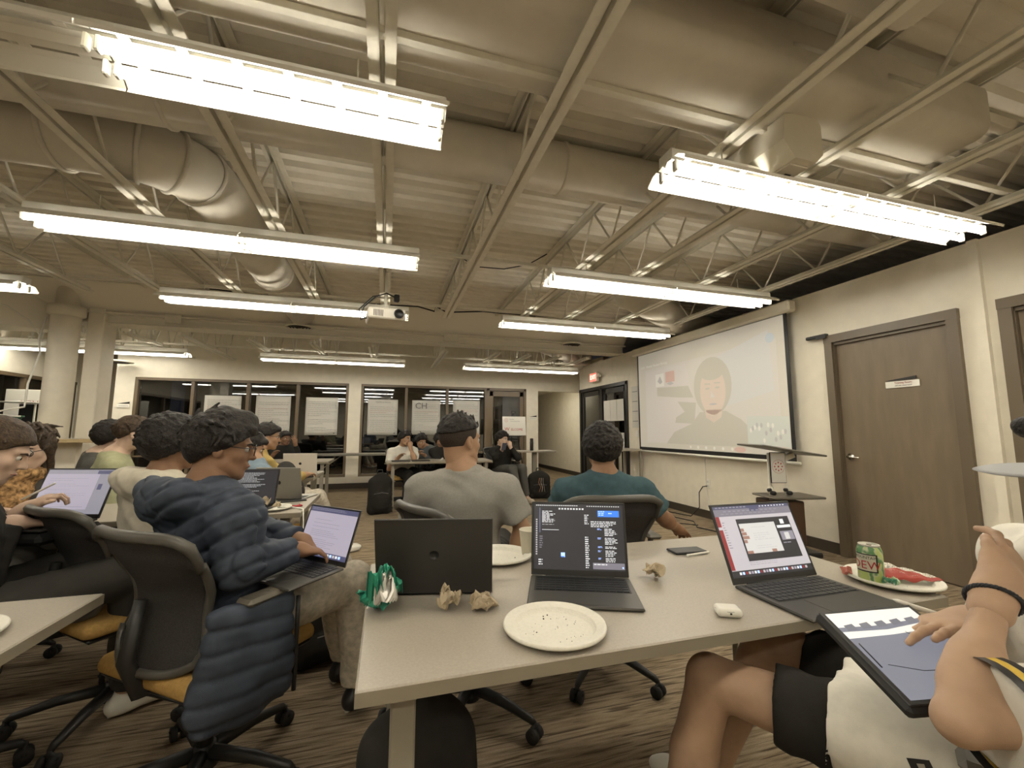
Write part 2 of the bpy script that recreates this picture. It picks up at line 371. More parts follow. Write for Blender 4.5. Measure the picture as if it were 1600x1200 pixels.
# ================================================================ column and left details
mb = MB().lathe([(0.15, 0), (0.15, 2.72)], (-4.17, 6.98, 0), 32); mb.lathe([(0.15, 2.72), (0.19, 2.74), (0.19, 2.86), (0.12, 2.87), (0.12, 3.2)], (-4.17, 6.98, 0), 24)
tag(mb.build('round_column', M['wall']), 'round cream painted column standing at the wood counter', 'column')
mb = MB().box((-3.90, 7.22, 1.6), (0.19, 0.30, 3.2), bev=0.01)
tag(mb.build('square_column', M['wall']), 'flat cream painted column just right of the round one', 'column')
mb = MB().tube([(-4.36, 6.95, 2.7), (-4.40, 6.93, 2.4), (-4.35, 6.9, 2.2), (-4.42, 6.88, 1.8), (-4.41, 6.86, 1.55), (-4.40, 6.84, 1.50), (-4.52, 6.82, 1.47), (-4.62, 6.8, 1.44), (-4.62, 6.8, 1.40), (-4.5, 6.8, 1.385), (-4.40, 6.8, 1.38)], 0.011, 6)
mb.tube([(-5.6, 6.3, 2.93), (-5.0, 6.5, 2.86), (-4.6, 6.7, 2.75), (-4.45, 6.8, 2.62), (-4.40, 6.93, 2.45)], 0.009, 6)
tag(mb.build('cable', M['white']), 'white cable hanging down beside the round column to the wood counter', 'cable')
# ceiling diffusers on the bulkhead
for (x, y, z, lab) in ((-1.36, 7.10, 2.83, 'dark round ceiling diffuser left of the projector'), (3.25, 7.10, 2.83, 'dark round ceiling diffuser near the pull-down screen'), (-4.72, 9.3, 2.46, 'dark round ceiling diffuser above the left end of the windows')):
    t = thing('ceiling_diffuser', lab, 'diffuser', (x, y, z), group='round diffusers along the bulkhead')
    MB().lathe([(0.19, 0), (0.205, -0.012), (0.20, -0.028), (0.17, -0.03)], (0, 0, 0), 28).build('rim', M['steel'], t)
    for k, r_ in enumerate((0.165, 0.125, 0.085, 0.045)): MB().lathe([(r_, -0.02), (r_ - 0.025, -0.036), (r_ - 0.035, -0.02)], (0, 0, 0), 24).build('ring', M['base'], t)
    MB().lathe([(0.0, 0.0), (0.19, 0.0)], (0, 0, 0.0), 24).build('throat', M['darkgap'], t)
# ================================================================ joists, bridging, ducts
CH = 2.75
def make_joist():
    t = thing('ceiling_joist', '', 'joist', (0, 0, 0), group='open-web steel joists under the roof deck')
    for s in (-1, 1):
        b = MB().box((s * 0.034, 1.7, CH + 0.002), (0.046, 8.0, 0.005)).box((s * 0.013, 1.7, CH + 0.022), (0.005, 8.0, 0.045)); b.build('bottom_chord', M['steel'], t)
        b = MB().box((s * 0.034, 2.25, ZD - 0.006), (0.046, 9.1, 0.005)).box((s * 0.013, 2.25, ZD - 0.028), (0.005, 9.1, 0.045)); b.build('top_chord', M['steel'], t)
    y = 5.35; up = False
    pts = []
    while y > -2.4: pts.append((y, up)); y -= 0.30; up = not up
    for (a, ua), (b_, ub) in zip(pts[:-1], pts[1:]):
        MB().tube([(0, a, ZD - .03 if ua else CH + .02), (0, b_, ZD - .03 if ub else CH + .02)], 0.0095, 6).build('web_rod', M['steel'], t)
    MB().tube([(0, 5.35, CH + .02), (0, 6.7, ZD - .03)], 0.0095, 6).build('web_rod', M['steel'], t)
    return t
JX = [-4.8, -4.02, -3.24, -2.45, -1.65, -0.86, -0.07, 0.73, 1.72, 2.33, 3.13, 3.95]
JL = ['steel roof joist furthest left, over the round column side', 'steel roof joist second from the left side of the ceiling', 'steel roof joist third from the left side of the ceiling', 'steel roof joist fourth from the left side of the ceiling',
      'steel roof joist crossing in front of the big round duct', 'steel roof joist passing the right bend of the round duct', 'steel roof joist running straight back over the projector', 'wide-gapped steel roof joist just right of the picture centre',
      'steel roof joist carrying the white hanging speaker', 'steel roof joist just right of the hanging speaker', 'steel roof joist second from the right wall', 'steel roof joist nearest the right wall']
j0 = make_joist()
for i, x in enumerate(JX):
    j = j0 if i == 0 else copy_tree(j0); j.location = (x, 0, 0); j['label'] = JL[i]
# far-bay trusses (beyond the bulkhead)
def make_truss():
    t = thing('far_truss', '', 'truss', (0, 0, 0), group='trusses between the bulkhead and the window wall')
    for s in (-1, 1): MB().box((s * 0.03, 8.45, 2.62), (0.04, 2.25, 0.035)).build('bottom_chord', M['steel'], t)
    MB().box((0, 8.45, 3.16), (0.10, 2.25, 0.04)).build('top_chord', M['steel'], t)
    y = 7.4; up = True
    while y < 9.4:
        MB().tube([(0, y, 3.14 if up else 2.63), (0, y + 0.26, 2.63 if up else 3.14)], 0.012, 6).build('web_rod', M['steel'], t); y += 0.26; up = not up
    return t
tr0 = make_truss()
TX = [-4.4, -3.7, -3.0, -2.1, -1.2, -0.3, 0.95, 1.9, 2.5, 3.1, 3.7]
for i, x in enumerate(TX):
    t = tr0 if i == 0 else copy_tree(tr0); t.location = (x, 0, 0); t['label'] = 'short steel truss over the window bay, number %s counted from the round column' % ['one', 'two', 'three', 'four', 'five', 'six', 'seven', 'eight', 'nine', 'ten', 'eleven'][i]
# bridging angles along X
for (y, z, lab) in ((1.62, 2.80, 'thin steel bridging angle above the front row of lamps'), (2.02, 3.12, 'thin steel bridging angle high under the deck behind the front lamps'), (3.72, 2.80, 'steel bridging angle just behind the second row of lamps'), (5.35, 2.80, 'steel bridging angle above the third row of lamps'), (8.3, 2.64, 'steel bridging angle above the lamps near the windows')):
    b = MB().box((-0.5, y, z), (9.3, 0.032, 0.004)).box((-0.5, y - .015, z + .014), (9.3, 0.004, 0.03)); tag(b.build('bridging_angle', M['steel']), lab, 'steel angle')
# ducts
def duct(name, pts, r, label, rings=(), n=28, fl=1.0):
    t = thing(name, label, 'duct', (0, 0, 0)); MB().tube(pts, r, n, flat=fl).build('pipe', M['duct'], t)
    for (p, d, rr) in rings:
        u = Vector(d).normalized(); MB().tube([Vector(p) - u * 0.014, Vector(p) - u * 0.008, Vector(p) + u * 0.008, Vector(p) + u * 0.014], [rr - .008, rr + .006, rr + .006, rr - .008], n, cap=False).build('seam_ring', M['duct'], t)
    return t
def arc(c, r, a0, a1, z, n=9): return [(c[0] + r * math.cos(math.radians(a0 + (a1 - a0) * i / (n - 1))), c[1] + r * math.sin(math.radians(a0 + (a1 - a0) * i / (n - 1))), z) for i in range(n)]
zc = 3.0
el = arc((-1.75, 3.50), 0.45, -90, 0, zc)
duct('round_duct', [(-6.2, 3.05, zc), (-1.9, 3.05, zc)] + el + [(-1.30, 3.7, zc), (-1.30, 6.9, zc)], 0.20, 'large round duct that elbows towards the far bay above the second left lamp',
     [((-1.95, 3.05, zc), (1, 0, 0), 0.212)] + [(el[i], Vector(el[i + 1]) - Vector(el[i - 1]), 0.211) for i in (2, 4, 6)] + [((-1.30, 5.2, zc), (0, 1, 0), 0.21)])
duct('middle_duct', [(-6.2, 2.55, 3.03), (4.2, 2.55, 3.03)], 0.165, 'straight round duct crossing the room between the first and second lamp rows', [((x, 2.55, 3.03), (1, 0, 0), 0.17) for x in (-3.4, -1.2, 1.1, 3.2)])
def rbox(name, x0, x1, y0, y1, z0, z1, label, r=0.05):
    mb = MB(); prof = []
    for (cy, cz, a) in ((y1 - r, z1 - r, 0), (y0 + r, z1 - r, 90), (y0 + r, z0 + r, 180), (y1 - r, z0 + r, 270)):
        for k in range(5): q = math.radians(a + k * 22.5); prof.append((cy + r * math.cos(q), cz + r * math.sin(q)))
    n = len(prof); vs = [(x, *p) for x in (x0, x1) for p in prof]
    mb.add(vs, [(i, (i + 1) % n, n + (i + 1) % n, n + i) for i in range(n)], True); mb.add(vs[:n], [tuple(range(n))]); mb.add(vs[n:], [tuple(range(n))])
    return tag(mb.build(name, M['duct']), label, 'duct')
rbox('flat_duct', -6.2, 3.10, 1.30, 1.80, 2.83, 3.14, 'wide flat duct crossing above the front row of lamps', 0.07)
rbox('near_flat_duct', -6.2, 1.95, 0.36, 1.08, 2.82, 3.16, 'wide flat duct nearest the camera at the top of the picture', 0.10)
el = arc((1.95, 0.42), 0.34, 90, 0, 2.99)
t = duct('elbow_duct', [(1.2, 0.74, 2.99), (1.9, 0.755, 2.99)] + el[1:] + [(2.30, 0.3, 2.99), (2.32, -2.0, 2.99)], 0.17, 'round duct bending towards the camera at the upper right', [((1.9, 0.75, 2.99), (1, 0, 0), 0.178), (el[5], Vector(el[6]) - Vector(el[4]), 0.178)])
duct('far_duct', [(3.0, 7.9, 2.9), (3.6, 8.2, 2.82), (4.2, 8.8, 2.75), (4.3, 9.4, 2.72)], 0.13, 'pale flexible duct sloping down in the far right corner of the ceiling')
duct('right_far_duct', [(2.9, 4.6, 2.98), (4.3, 5.4, 2.9), (5.5, 5.8, 2.9)], 0.2, 'pale duct above the pull-down screen')
# coiled cables above the near duct
mb = MB()
for k in range(4):
    r_ = 0.09 + 0.012 * k; mb.tube([(1.30 + r_ * math.cos(a), 0.95 + 0.25 * r_ * math.cos(a) + .02 * k, 3.03 + r_ * .9 * math.sin(a)) for a in [2 * PI * i / 18 for i in range(18)]], 0.006, 5, closed=True)
mb.tube([(1.30, 1.0, 3.1), (1.1, 1.1, 3.15), (0.9, 1.0, 3.16)], 0.006, 5)
tag(mb.build('cable_coil', M['duct']), 'coil of pale cables hung under the deck at the top right', 'cable')
mb = MB().tube([(-2.4, 6.55, 3.14), (-1.0, 6.6, 3.10), (-0.2, 6.55, 3.12), (0.4, 6.5, 3.12), (0.62, 6.2, 2.98), (0.66, 6.4, 3.12), (0.8, 6.2, 2.98), (1.4, 6.4, 3.1), (2.4, 6.5, 3.12), (3.5, 6.6, 3.1)], 0.011, 6)
tag(mb.build('cable_run', M['black']), 'black cable strung along the front of the bulkhead', 'cable')
mb = MB().tube([(0.70, 4.4, 3.1), (0.9, 4.45, 3.03), (1.2, 4.4, 3.02), (1.45, 4.3, 3.06), (1.6, 4.1, 3.12)], 0.006, 5)
tag(mb.build('loose_cable', M['black']), 'thin black cable sagging between two joists', 'cable')

# ================================================================ fluorescent lamps
def make_lamp(n=2, lit=(1, 1)):
    """8 ft strip: local X along, origin centre, z = 0 bottom rim"""
    t = thing('strip_lamp', '', 'lamp', (0, 0, 0)); L = 2.44; h = L / 2
    wing = [(0.145, 0.0), (0.150, 0.016), (0.102, 0.050), (0.073, 0.054)]; mid = [(-0.056, 0.050), (-0.02, 0.056), (0, 0.036), (0.02, 0.056), (0.056, 0.050)]
    for s in (-1, 1):
        a, b = (-h, -0.003) if s < 0 else (0.003, h); mb = MB()
        for prof in (wing, [(-y_, z_) for y_, z_ in wing], mid):
            m_ = len(prof); mb.add([(x, p[0], p[1]) for x in (a, b) for p in prof], [(i, i + 1, m_ + i + 1, m_ + i) for i in range(m_ - 1)])
        for q in (-1, 1):
            for k in range(7): mb.box((a + (b - a) * (k + .5) / 7, q * .0645, .0525), (.035, .022, .0015))
        mb.build('reflector', M['reflector'], t, solid=0.0015)
    MB().box((0, 0, 0.088), (L, 0.105, 0.06), bev=0.006).build('housing', M['white'], t)
    for s in (-1, 1):
        for yy in (-0.055, 0.055):
            x0, x1 = (-h + 0.03, -0.03) if s < 0 else (0.03, h - 0.03)
            if lit[0 if s < 0 else 1]: MB().cyl((x0, yy, 0.006), (x1, yy, 0.006), 0.0165, n=10).build('tube', M['tubelit'], t)
            for x in (x0 - 0.012, x1 + 0.012): MB().box((x, yy, 0.016), (0.018, 0.030, 0.060), bev=0.005).build('socket', M['tubeoff'], t)
    for x in (-h * .7, h * .7):
        MB().cyl((x, 0, 0.11), (x, 0, 0.24), 0.004, n=6).build('hanger', M['steel'], t)
    return t
LZ = 2.53
G = 'eight foot fluorescent strip lamps'
lamps = [(-1.02, 1.73, LZ, 'large fluorescent strip lamp at the upper left with only its right half lit', (0, 1)),
         (2.55, 1.73, LZ, 'large fluorescent strip lamp at the upper right, below the hanging speaker', (1, 1)),
         (-1.02, 3.31, LZ, 'fluorescent strip lamp under the elbow of the round duct', (1, 1)),
         (2.55, 3.36, LZ, 'fluorescent strip lamp second back on the right, ending near the screen', (1, 1)),
         (-1.02, 4.98, LZ, 'fluorescent strip lamp behind the projector', (1, 1)),
         (2.55, 4.98, LZ, 'fluorescent strip lamp third back on the right, in front of the screen housing', (1, 1)),
         (-4.52, 4.98, LZ, 'fluorescent strip lamp cut off at the left edge', (1, 1)),
         (-0.93, 8.17, 2.43, 'far fluorescent strip lamp above the hanging sheets on the left window', (1, 1)),
         (2.64, 8.17, 2.43, 'far fluorescent strip lamp right of centre above the welcome sign', (1, 1)),
         (-4.42, 8.12, 2.43, 'far fluorescent strip lamp passing behind the round column', (1, 1)),
         (-5.1, 9.0, 2.62, 'dim upper strip lamp seen above the one behind the round column', (1, 1)),
         (-1.02, 0.1, LZ, 'added unseen fluorescent strip lamp overhead behind the camera, left', (1, 1)), (2.55, 0.1, LZ, 'added unseen fluorescent strip lamp overhead behind the camera, right', (1, 1)),  # this and the next row: unseen lamps added to light the foreground
         (-1.02, -1.5, LZ, 'added unseen rearmost fluorescent strip lamp on the left', (1, 1)), (2.55, -1.5, LZ, 'added unseen rearmost fluorescent strip lamp on the right', (1, 1)),
         (-4.6, 1.73, LZ, 'fluorescent strip lamp far left outside the picture', (1, 1))]
full = make_lamp(); half = make_lamp(lit=(0, 1)); used = False
for (x, y, z, lab, lit) in lamps:
    if lit == (0, 1): l = half
    elif not used: l = full; used = True
    else: l = copy_tree(full)
    l.location = (x, y, z); l['label'] = lab; l['group'] = G
    if y > 7: # hung on short drop brackets
        for dx in (-0.7, 0.0, 0.7):
            MB().box((dx, 0, 0.15), (0.10, 0.05, 0.015)).box((dx, 0, 0.125), (0.02, 0.03, 0.05)).tube([(dx, 0, .15), (dx - .05, 0, 0.5)], 0.008, 6).tube([(dx, 0, .15), (dx + .05, 0, 0.5)], 0.008, 6).build('bracket', M['white'], l)
# hallway light panel
t = thing('hall_light_panel', 'bright square ceiling light at the mouth of the hallway', 'lamp', (3.95, 10.6, 2.395))
MB().box((0, 0, 0), (0.6, 0.6, 0.012)).build('diffuser', mat('hall_panel', (0.9, 0.9, 0.85), .5, emit=(1, .94, .78), estr=5), t); MB().box((0, -.31, -.002), (0.64, 0.02, 0.02)).box((0, .31, -.002), (0.64, 0.02, 0.02)).build('frame', M['white'], t)

# ================================================================ speaker, projector
t = thing('hanging_speaker', 'white wedge loudspeaker hung from the joists at the upper right', 'speaker', (1.99, 1.72, 2.70), rot=(0.0, 0, 0.0))
prof = [(-0.13, -0.02), (-0.11, 0.12), (0.09, 0.16), (0.13, 0.10), (0.13, -0.06), (0.08, -0.11), (-0.06, -0.11)]
mb = MB().prism([(p[0], -0.22, p[1]) for p in prof], (0, 0, 0), (0, 0.44, 0)); mb.build('cabinet', M['wall'], t)
MB().box((0.01, 0, -0.113), (0.13, 0.36, 0.01), bev=.004).build('grille', M['duct'], t); MB().box((0.02, -0.10, -0.119), (0.04, 0.02, 0.003)).build('badge', M['black'], t)
MB().tube([(0, 0, .14), (0.0, 0, 0.30)], 0.012, 8).box((0, 0, 0.3), (0.16, 0.05, 0.012)).build('bracket', M['black'], t)
t = thing('projector', 'grey ceiling projector on a pole in front of the third lamp row', 'projector', (-0.05, 4.15, 2.30), 0.12)
MB().box((0, 0, 0), (0.34, 0.30, 0.10), bev=0.012).build('body', M['duct'], t)
MB().lathe([(0.0, 0.01), (0.04, 0.01), (0.045, 0.03), (0.036, 0.03)], (0.10, -0.15, 0), 20, (0, -1, 0)).build('lens', M['black'], t)
g = MB()
for k in range(7): g.box((-0.12 + k * 0.013, -0.151, 0.0), (0.006, 0.004, 0.06))
g.build('vent_grille', M['black'], t)
MB().cyl((0, 0, 0.05), (0, 0, 0.50), 0.018, n=12).box((0, 0, 0.06), (0.16, 0.14, 0.012)).cyl((0, 0, 0.07), (0, 0, 0.12), 0.035, n=12).build('mount', M['steel'], t)
MB().box((0.10, 0, 0.2), (0.05, 0.05, 0.07), bev=.008).build('junction_box', M['black'], t)
mb = MB(); mb.tube([(0.1, 0, 0.2), (0.0, -.03, 0.23), (-0.1, 0, 0.19), (-0.2, 0, 0.08), (-0.22, 0, 0.0), (-0.17, 0, -0.03)], 0.007, 6)
mb.tube([(0.02, 0, 0.24), (-0.12, 0.03, 0.2), (-0.24, 0.03, 0.06), (-0.22, 0.03, -0.04), (-0.16, 0, -0.01)], 0.006, 6); mb.build('cable', M['black'], t)
# ================================================================ implicit-surface modeller (bodies, clothes, hair, cushions, bags)
_rs = np.random.RandomState(3); _LAT = _rs.rand(64, 64, 64).astype(np.float32)
def vnoise(X, Y, Z, s):
    x = X * s + 31.7; y = Y * s + 57.1; z = Z * s + 11.3
    xi = np.floor(x).astype(np.int32); yi = np.floor(y).astype(np.int32); zi = np.floor(z).astype(np.int32)
    fx = x - xi; fy = y - yi; fz = z - zi; fx = fx * fx * (3 - 2 * fx); fy = fy * fy * (3 - 2 * fy); fz = fz * fz * (3 - 2 * fz)
    xi &= 63; yi &= 63; zi &= 63; x1 = (xi + 1) & 63; y1 = (yi + 1) & 63; z1 = (zi + 1) & 63
    def L(a, b, c): return _LAT[a, b, c]
    c00 = L(xi, yi, zi) * (1 - fx) + L(x1, yi, zi) * fx; c10 = L(xi, y1, zi) * (1 - fx) + L(x1, y1, zi) * fx
    c01 = L(xi, yi, z1) * (1 - fx) + L(x1, yi, z1) * fx; c11 = L(xi, y1, z1) * (1 - fx) + L(x1, y1, z1) * fx
    return ((c00 * (1 - fy) + c10 * fy) * (1 - fz) + (c01 * (1 - fy) + c11 * fy) * fz) - 0.5
def V3(p): return np.array([p[0], p[1], p[2]], dtype=np.float32)
class Field:
    def __init__(s, lo, hi, h):
        s.h = h; s.lo = np.array(lo, float); n = np.ceil((np.array(hi, float) - s.lo) / h).astype(int) + 1; s.n = n
        s.f = np.full(tuple(n), 0.12, np.float32)
    def sub(s, lo, hi, pad):
        a = np.clip(np.floor((np.array(lo) - pad - s.lo) / s.h).astype(int), 0, s.n - 1); b = np.clip(np.ceil((np.array(hi) + pad - s.lo) / s.h).astype(int) + 1, 1, s.n)
        if np.any(b <= a): return None, None
        sl = tuple(slice(a[i], b[i]) for i in range(3))
        g = [(s.lo[i] + np.arange(a[i], b[i]) * s.h).astype(np.float32) for i in range(3)]
        return sl, np.meshgrid(*g, indexing='ij', sparse=False)
    def blend(s, sl, d, k, mode):
        f = s.f[sl]
        if mode == 'sub': s.f[sl] = np.maximum(f, -d) if k <= 0 else -_smin(-f, d, k)
        else: s.f[sl] = np.minimum(f, d) if k <= 0 else _smin(f, d, k)
    def cap(s, a, b, r1, r2=None, k=0.02, mode='add', quilt=None, flat=False, fold=None, squash=None):
        r2 = r1 if r2 is None else r2; a = V3(a); b = V3(b); R = max(r1, r2) * (1.0 if squash is None else max(1, squash[1]))
        sl, g = s.sub(np.minimum(a, b) - R, np.maximum(a, b) + R, k + 0.03)
        if sl is None: return s
        X, Y, Z = g; ba = b - a; L2 = float(ba @ ba) + 1e-12; L = math.sqrt(L2)
        t = ((X - a[0]) * ba[0] + (Y - a[1]) * ba[1] + (Z - a[2]) * ba[2]) / L2; tc = np.clip(t, 0, 1)
        dx = X - a[0] - tc * ba[0]; dy = Y - a[1] - tc * ba[1]; dz = Z - a[2] - tc * ba[2]
        if squash is not None: # (axis, factor): widen along the axis
            ax = V3(squash[0]); ax = ax / np.linalg.norm(ax); q = dx * ax[0] + dy * ax[1] + dz * ax[2]; c = (1 / squash[1] - 1)
            dx = dx + q * c * ax[0]; dy = dy + q * c * ax[1]; dz = dz + q * c * ax[2]
        d = np.sqrt(dx * dx + dy * dy + dz * dz) - (r1 + (r2 - r1) * tc)
        if quilt: d = d - quilt[1] * (1 - np.exp(-((np.mod(tc * L + .5 * quilt[0], quilt[0]) - .5 * quilt[0]) / .011) ** 2))
        if fold: d = d + fold[1] * np.sin(2 * PI * (t * L) / fold[0] + 9 * vnoise(X, Y, Z, 9))
        if flat: d = np.maximum(d, (t - 1) * L)
        if flat == 2: d = np.maximum(d, -t * L)
        s.blend(sl, d, k, mode); return s
    def ell(s, c, r, rot=None, k=0.02, mode='add', quilt=None):
        c = V3(c); r = np.array(r, np.float32); R = np.array(rot, np.float32) if rot is not None else np.eye(3, dtype=np.float32)  # columns = local axes
        e = np.sqrt((R ** 2) @ (r ** 2)); sl, g = s.sub(c - e, c + e, k + 0.03)
        if sl is None: return s
        X, Y, Z = g[0] - c[0], g[1] - c[1], g[2] - c[2]
        p = [X * R[0, i] + Y * R[1, i] + Z * R[2, i] for i in range(3)]
        k0 = np.sqrt(sum((p[i] / r[i]) ** 2 for i in range(3))) + 1e-6; k1 = np.sqrt(sum((p[i] / r[i] ** 2) ** 2 for i in range(3))) + 1e-6
        d = k0 * (k0 - 1) / k1
        if quilt: qz = p[2] + .35 * p[0] * np.sign(p[0]) + .1 * p[1]; d = d - quilt[1] * (1 - np.exp(-((np.mod(qz, quilt[0]) - .5 * quilt[0]) / .011) ** 2))
        s.blend(sl, d, k, mode); return s
    def boxr(s, c, hd, rot=None, r=0.01, k=0.01, mode='add'):
        c = V3(c); hd = np.array(hd, np.float32); R = np.array(rot, np.float32) if rot is not None else np.eye(3, dtype=np.float32)
        e = np.abs(R) @ hd; sl, g = s.sub(c - e, c + e, k + 0.03)
        if sl is None: return s
        X, Y, Z = g[0] - c[0], g[1] - c[1], g[2] - c[2]
        q = [np.abs(X * R[0, i] + Y * R[1, i] + Z * R[2, i]) - (hd[i] - r) for i in range(3)]
        d = np.sqrt(sum(np.maximum(a, 0) ** 2 for a in q)) + np.minimum(np.maximum(q[0], np.maximum(q[1], q[2])), 0) - r
        s.blend(sl, d, k, mode); return s
    def cut(s, p, n):
        """keep the side the normal points away from"""
        n = V3(n); n = n / np.linalg.norm(n); g = [(s.lo[i] + np.arange(s.n[i]) * s.h).astype(np.float32) - p[i] for i in range(3)]
        d = g[0][:, None, None] * n[0] + g[1][None, :, None] * n[1] + g[2][None, None, :] * n[2]
        s.f = np.maximum(s.f, d); return s
    def noise(s, amp, scale, aniso=(1, 1, 1)):
        m = np.abs(s.f) < 0.05
        idx = np.nonzero(m); P = [(s.lo[i] + idx[i] * s.h).astype(np.float32) * aniso[i] for i in range(3)]
        s.f[m] += amp * 2 * vnoise(P[0], P[1], P[2], scale); return s
    def wave(s, amp, period, d, warp=0.5, wscale=6):
        """soft creases running across the direction d"""
        m = np.abs(s.f) < 0.04; idx = np.nonzero(m); P = [(s.lo[i] + idx[i] * s.h).astype(np.float32) for i in range(3)]
        d = V3(d); d = d / np.linalg.norm(d); u = P[0] * d[0] + P[1] * d[1] + P[2] * d[2]
        n1 = vnoise(P[0], P[1], P[2], wscale); n2 = vnoise(P[0] + 3, P[1], P[2], wscale * .6)
        s.f[m] += amp * 1.3 * (np.abs(np.sin(PI * u / period + warp * 9 * n1)) - .5) * np.clip(n2 * 3 + .6, 0, 1); return s
    def seams(s, o, d, period, amp, width=.011, slope=None, sl=0.0, warp=.006):
        """quilting: pushes the surface out everywhere but along seam planes"""
        m = np.abs(s.f) < 0.05; idx = np.nonzero(m); P = [(s.lo[i] + idx[i] * s.h).astype(np.float32) - o[i] for i in range(3)]
        q = P[0] * d[0] + P[1] * d[1] + P[2] * d[2]
        if slope is not None: q = q + sl * np.abs(P[0] * slope[0] + P[1] * slope[1] + P[2] * slope[2])
        q = q + warp * 2 * vnoise(P[0], P[1], P[2], 7); dist = np.mod(q, period) - .5 * period
        s.f[m] += amp * np.exp(-(dist / width) ** 2) - amp * .5 * (1 - np.abs(dist) / (.5 * period)) * 0; return s
    def mesh_data(s):
        f = s.f.copy(); f[0] = f[-1] = 0.1; f[:, 0] = f[:, -1] = 0.1; f[:, :, 0] = f[:, :, -1] = 0.1
        sg = f < 0
        c = np.zeros(tuple(s.n - 1), np.uint8)
        for i in (0, 1):
            for j in (0, 1):
                for k in (0, 1): c += sg[i:s.n[0] - 1 + i, j:s.n[1] - 1 + j, k:s.n[2] - 1 + k]
        act = np.nonzero((c > 0) & (c < 8)); N = len(act[0])
        if N == 0: return np.zeros((0, 3)), np.zeros((0, 4), int)
        idm = np.full(tuple(s.n - 1), -1, np.int32); idm[act] = np.arange(N)
        acc = np.zeros((N, 3), np.float32); cnt = np.zeros(N, np.float32)
        A = np.stack(act, 1)
        for ax in range(3):
            o = [a for a in range(3) if a != ax]
            for u in (0, 1):
                for v in (0, 1):
                    p = [None] * 3; p[ax] = A[:, ax]; p[o[0]] = A[:, o[0]] + u; p[o[1]] = A[:, o[1]] + v
                    q = list(p); q[ax] = p[ax] + 1
                    fa = f[tuple(p)]; fb = f[tuple(q)]; m = (fa < 0) != (fb < 0)
                    t = np.where(m, fa / np.where(m, fa - fb, 1), 0)
                    w_ = m.astype(np.float32); acc[:, ax] += w_ * t; acc[:, o[0]] += w_ * u; acc[:, o[1]] += w_ * v; cnt += w_
        P = (A + acc / cnt[:, None]) * s.h + s.lo
        quads = []
        for ax in range(3):
            a, b = [x for x in range(3) if x != ax]
            sl0 = [slice(None)] * 3; sl1 = [slice(None)] * 3; sl0[ax] = slice(0, -1); sl1[ax] = slice(1, None)
            s0 = sg[tuple(sl0)]; s1 = sg[tuple(sl1)]; E = np.nonzero(s0 != s1); flip = s0[E]
            E = list(E); ok = (E[a] > 0) & (E[b] > 0) & (E[a] < s.n[a] - 1) & (E[b] < s.n[b] - 1); E = [e[ok] for e in E]; flip = flip[ok]
            def g(da, db):
                q = list(E); q[a] = E[a] + da; q[b] = E[b] + db; return idm[tuple(q)]
            Q = np.stack([g(-1, -1), g(0, -1), g(0, 0), g(-1, 0)], 1)
            if ax == 1: flip = ~flip
            Q[~flip] = Q[~flip][:, ::-1]; quads.append(Q)
        return P, np.concatenate(quads)
def np_mesh(name, parts, material, parent=None, label=None, relax=1, mats=None):
    """parts: list of (verts, quads) merged into one mesh"""
    vs = []; qs = []; n = 0; mi = []
    for i, (p, q) in enumerate(parts):
        for _ in range(relax): # light Laplacian smoothing
            acc = np.zeros_like(p); cnt = np.zeros(len(p))
            for a, b in ((0, 1), (1, 2), (2, 3), (3, 0)):
                np.add.at(acc, q[:, a], p[q[:, b]]); np.add.at(cnt, q[:, a], 1); np.add.at(acc, q[:, b], p[q[:, a]]); np.add.at(cnt, q[:, b], 1)
            p = p * 0.5 + 0.5 * acc / np.maximum(cnt, 1)[:, None]
        vs.append(p); qs.append(q + n); n += len(p); mi.append(np.full(len(q), i if mats else 0, np.int32))
    v = np.concatenate(vs).astype(np.float32); q = np.concatenate(qs).astype(np.int32); mi = np.concatenate(mi)
    me = bpy.data.meshes.new(name); me.vertices.add(len(v)); me.vertices.foreach_set('co', v.ravel()); me.loops.add(len(q) * 4); me.loops.foreach_set('vertex_index', q.ravel())
    me.polygons.add(len(q)); me.polygons.foreach_set('loop_start', np.arange(len(q), dtype=np.int32) * 4)
    for m in (mats or [material]): me.materials.append(m)
    me.polygons.foreach_set('material_index', mi); me.polygons.foreach_set('use_smooth', np.ones(len(q), bool)); me.update(calc_edges=True); me.validate()
    o = bpy.data.objects.new(name, me); link(o, parent)
    if label: o['label'] = label
    return o
def _smin(a, b, k):
    h = np.maximum(k - np.abs(a - b), 0) / k; return np.minimum(a, b) - h * h * k * 0.25

# ================================================================ people
def fabric(name, col, rough=0.9, noise=0.05, nscale=35, bump=0.12, bscale=600, **k): return mat(name, col, rough, noise=noise, nscale=nscale, bump=bump, bscale=bscale, spec=0.15, **k)
def skin(name, col): 
    m = mat(name, col, 0.55, noise=0.05, nscale=25, bump=0.08, bscale=500, spec=0.35); b = m.node_tree.nodes['Principled BSDF']
    b.inputs['Subsurface Weight'].default_value = 0.0; return m
SK = {'brown': skin('skin_brown', (0.27, 0.15, 0.085)), 'tan': skin('skin_tan', (0.40, 0.24, 0.145)), 'fair': skin('skin_fair', (0.60, 0.42, 0.31))}
HAIRM = mat('hair_black', (0.018, 0.014, 0.011), 0.6, noise=0.5, nscale=90, bump=1.0, bscale=160, spec=0.35)
HAIRB = mat('hair_brown', (0.055, 0.034, 0.018), 0.6, noise=0.4, nscale=90, bump=1.0, bscale=160, spec=0.35)
M['eyew'] = mat('eye_white', (0.6, 0.57, 0.5), 0.3); M['iris'] = mat('iris_dark', (0.02, 0.012, 0.008), 0.2); M['lips'] = mat('lips', (0.33, 0.15, 0.11), 0.5)
def nv(v): v = np.array(v, float); return v / (np.linalg.norm(v) + 1e-12)
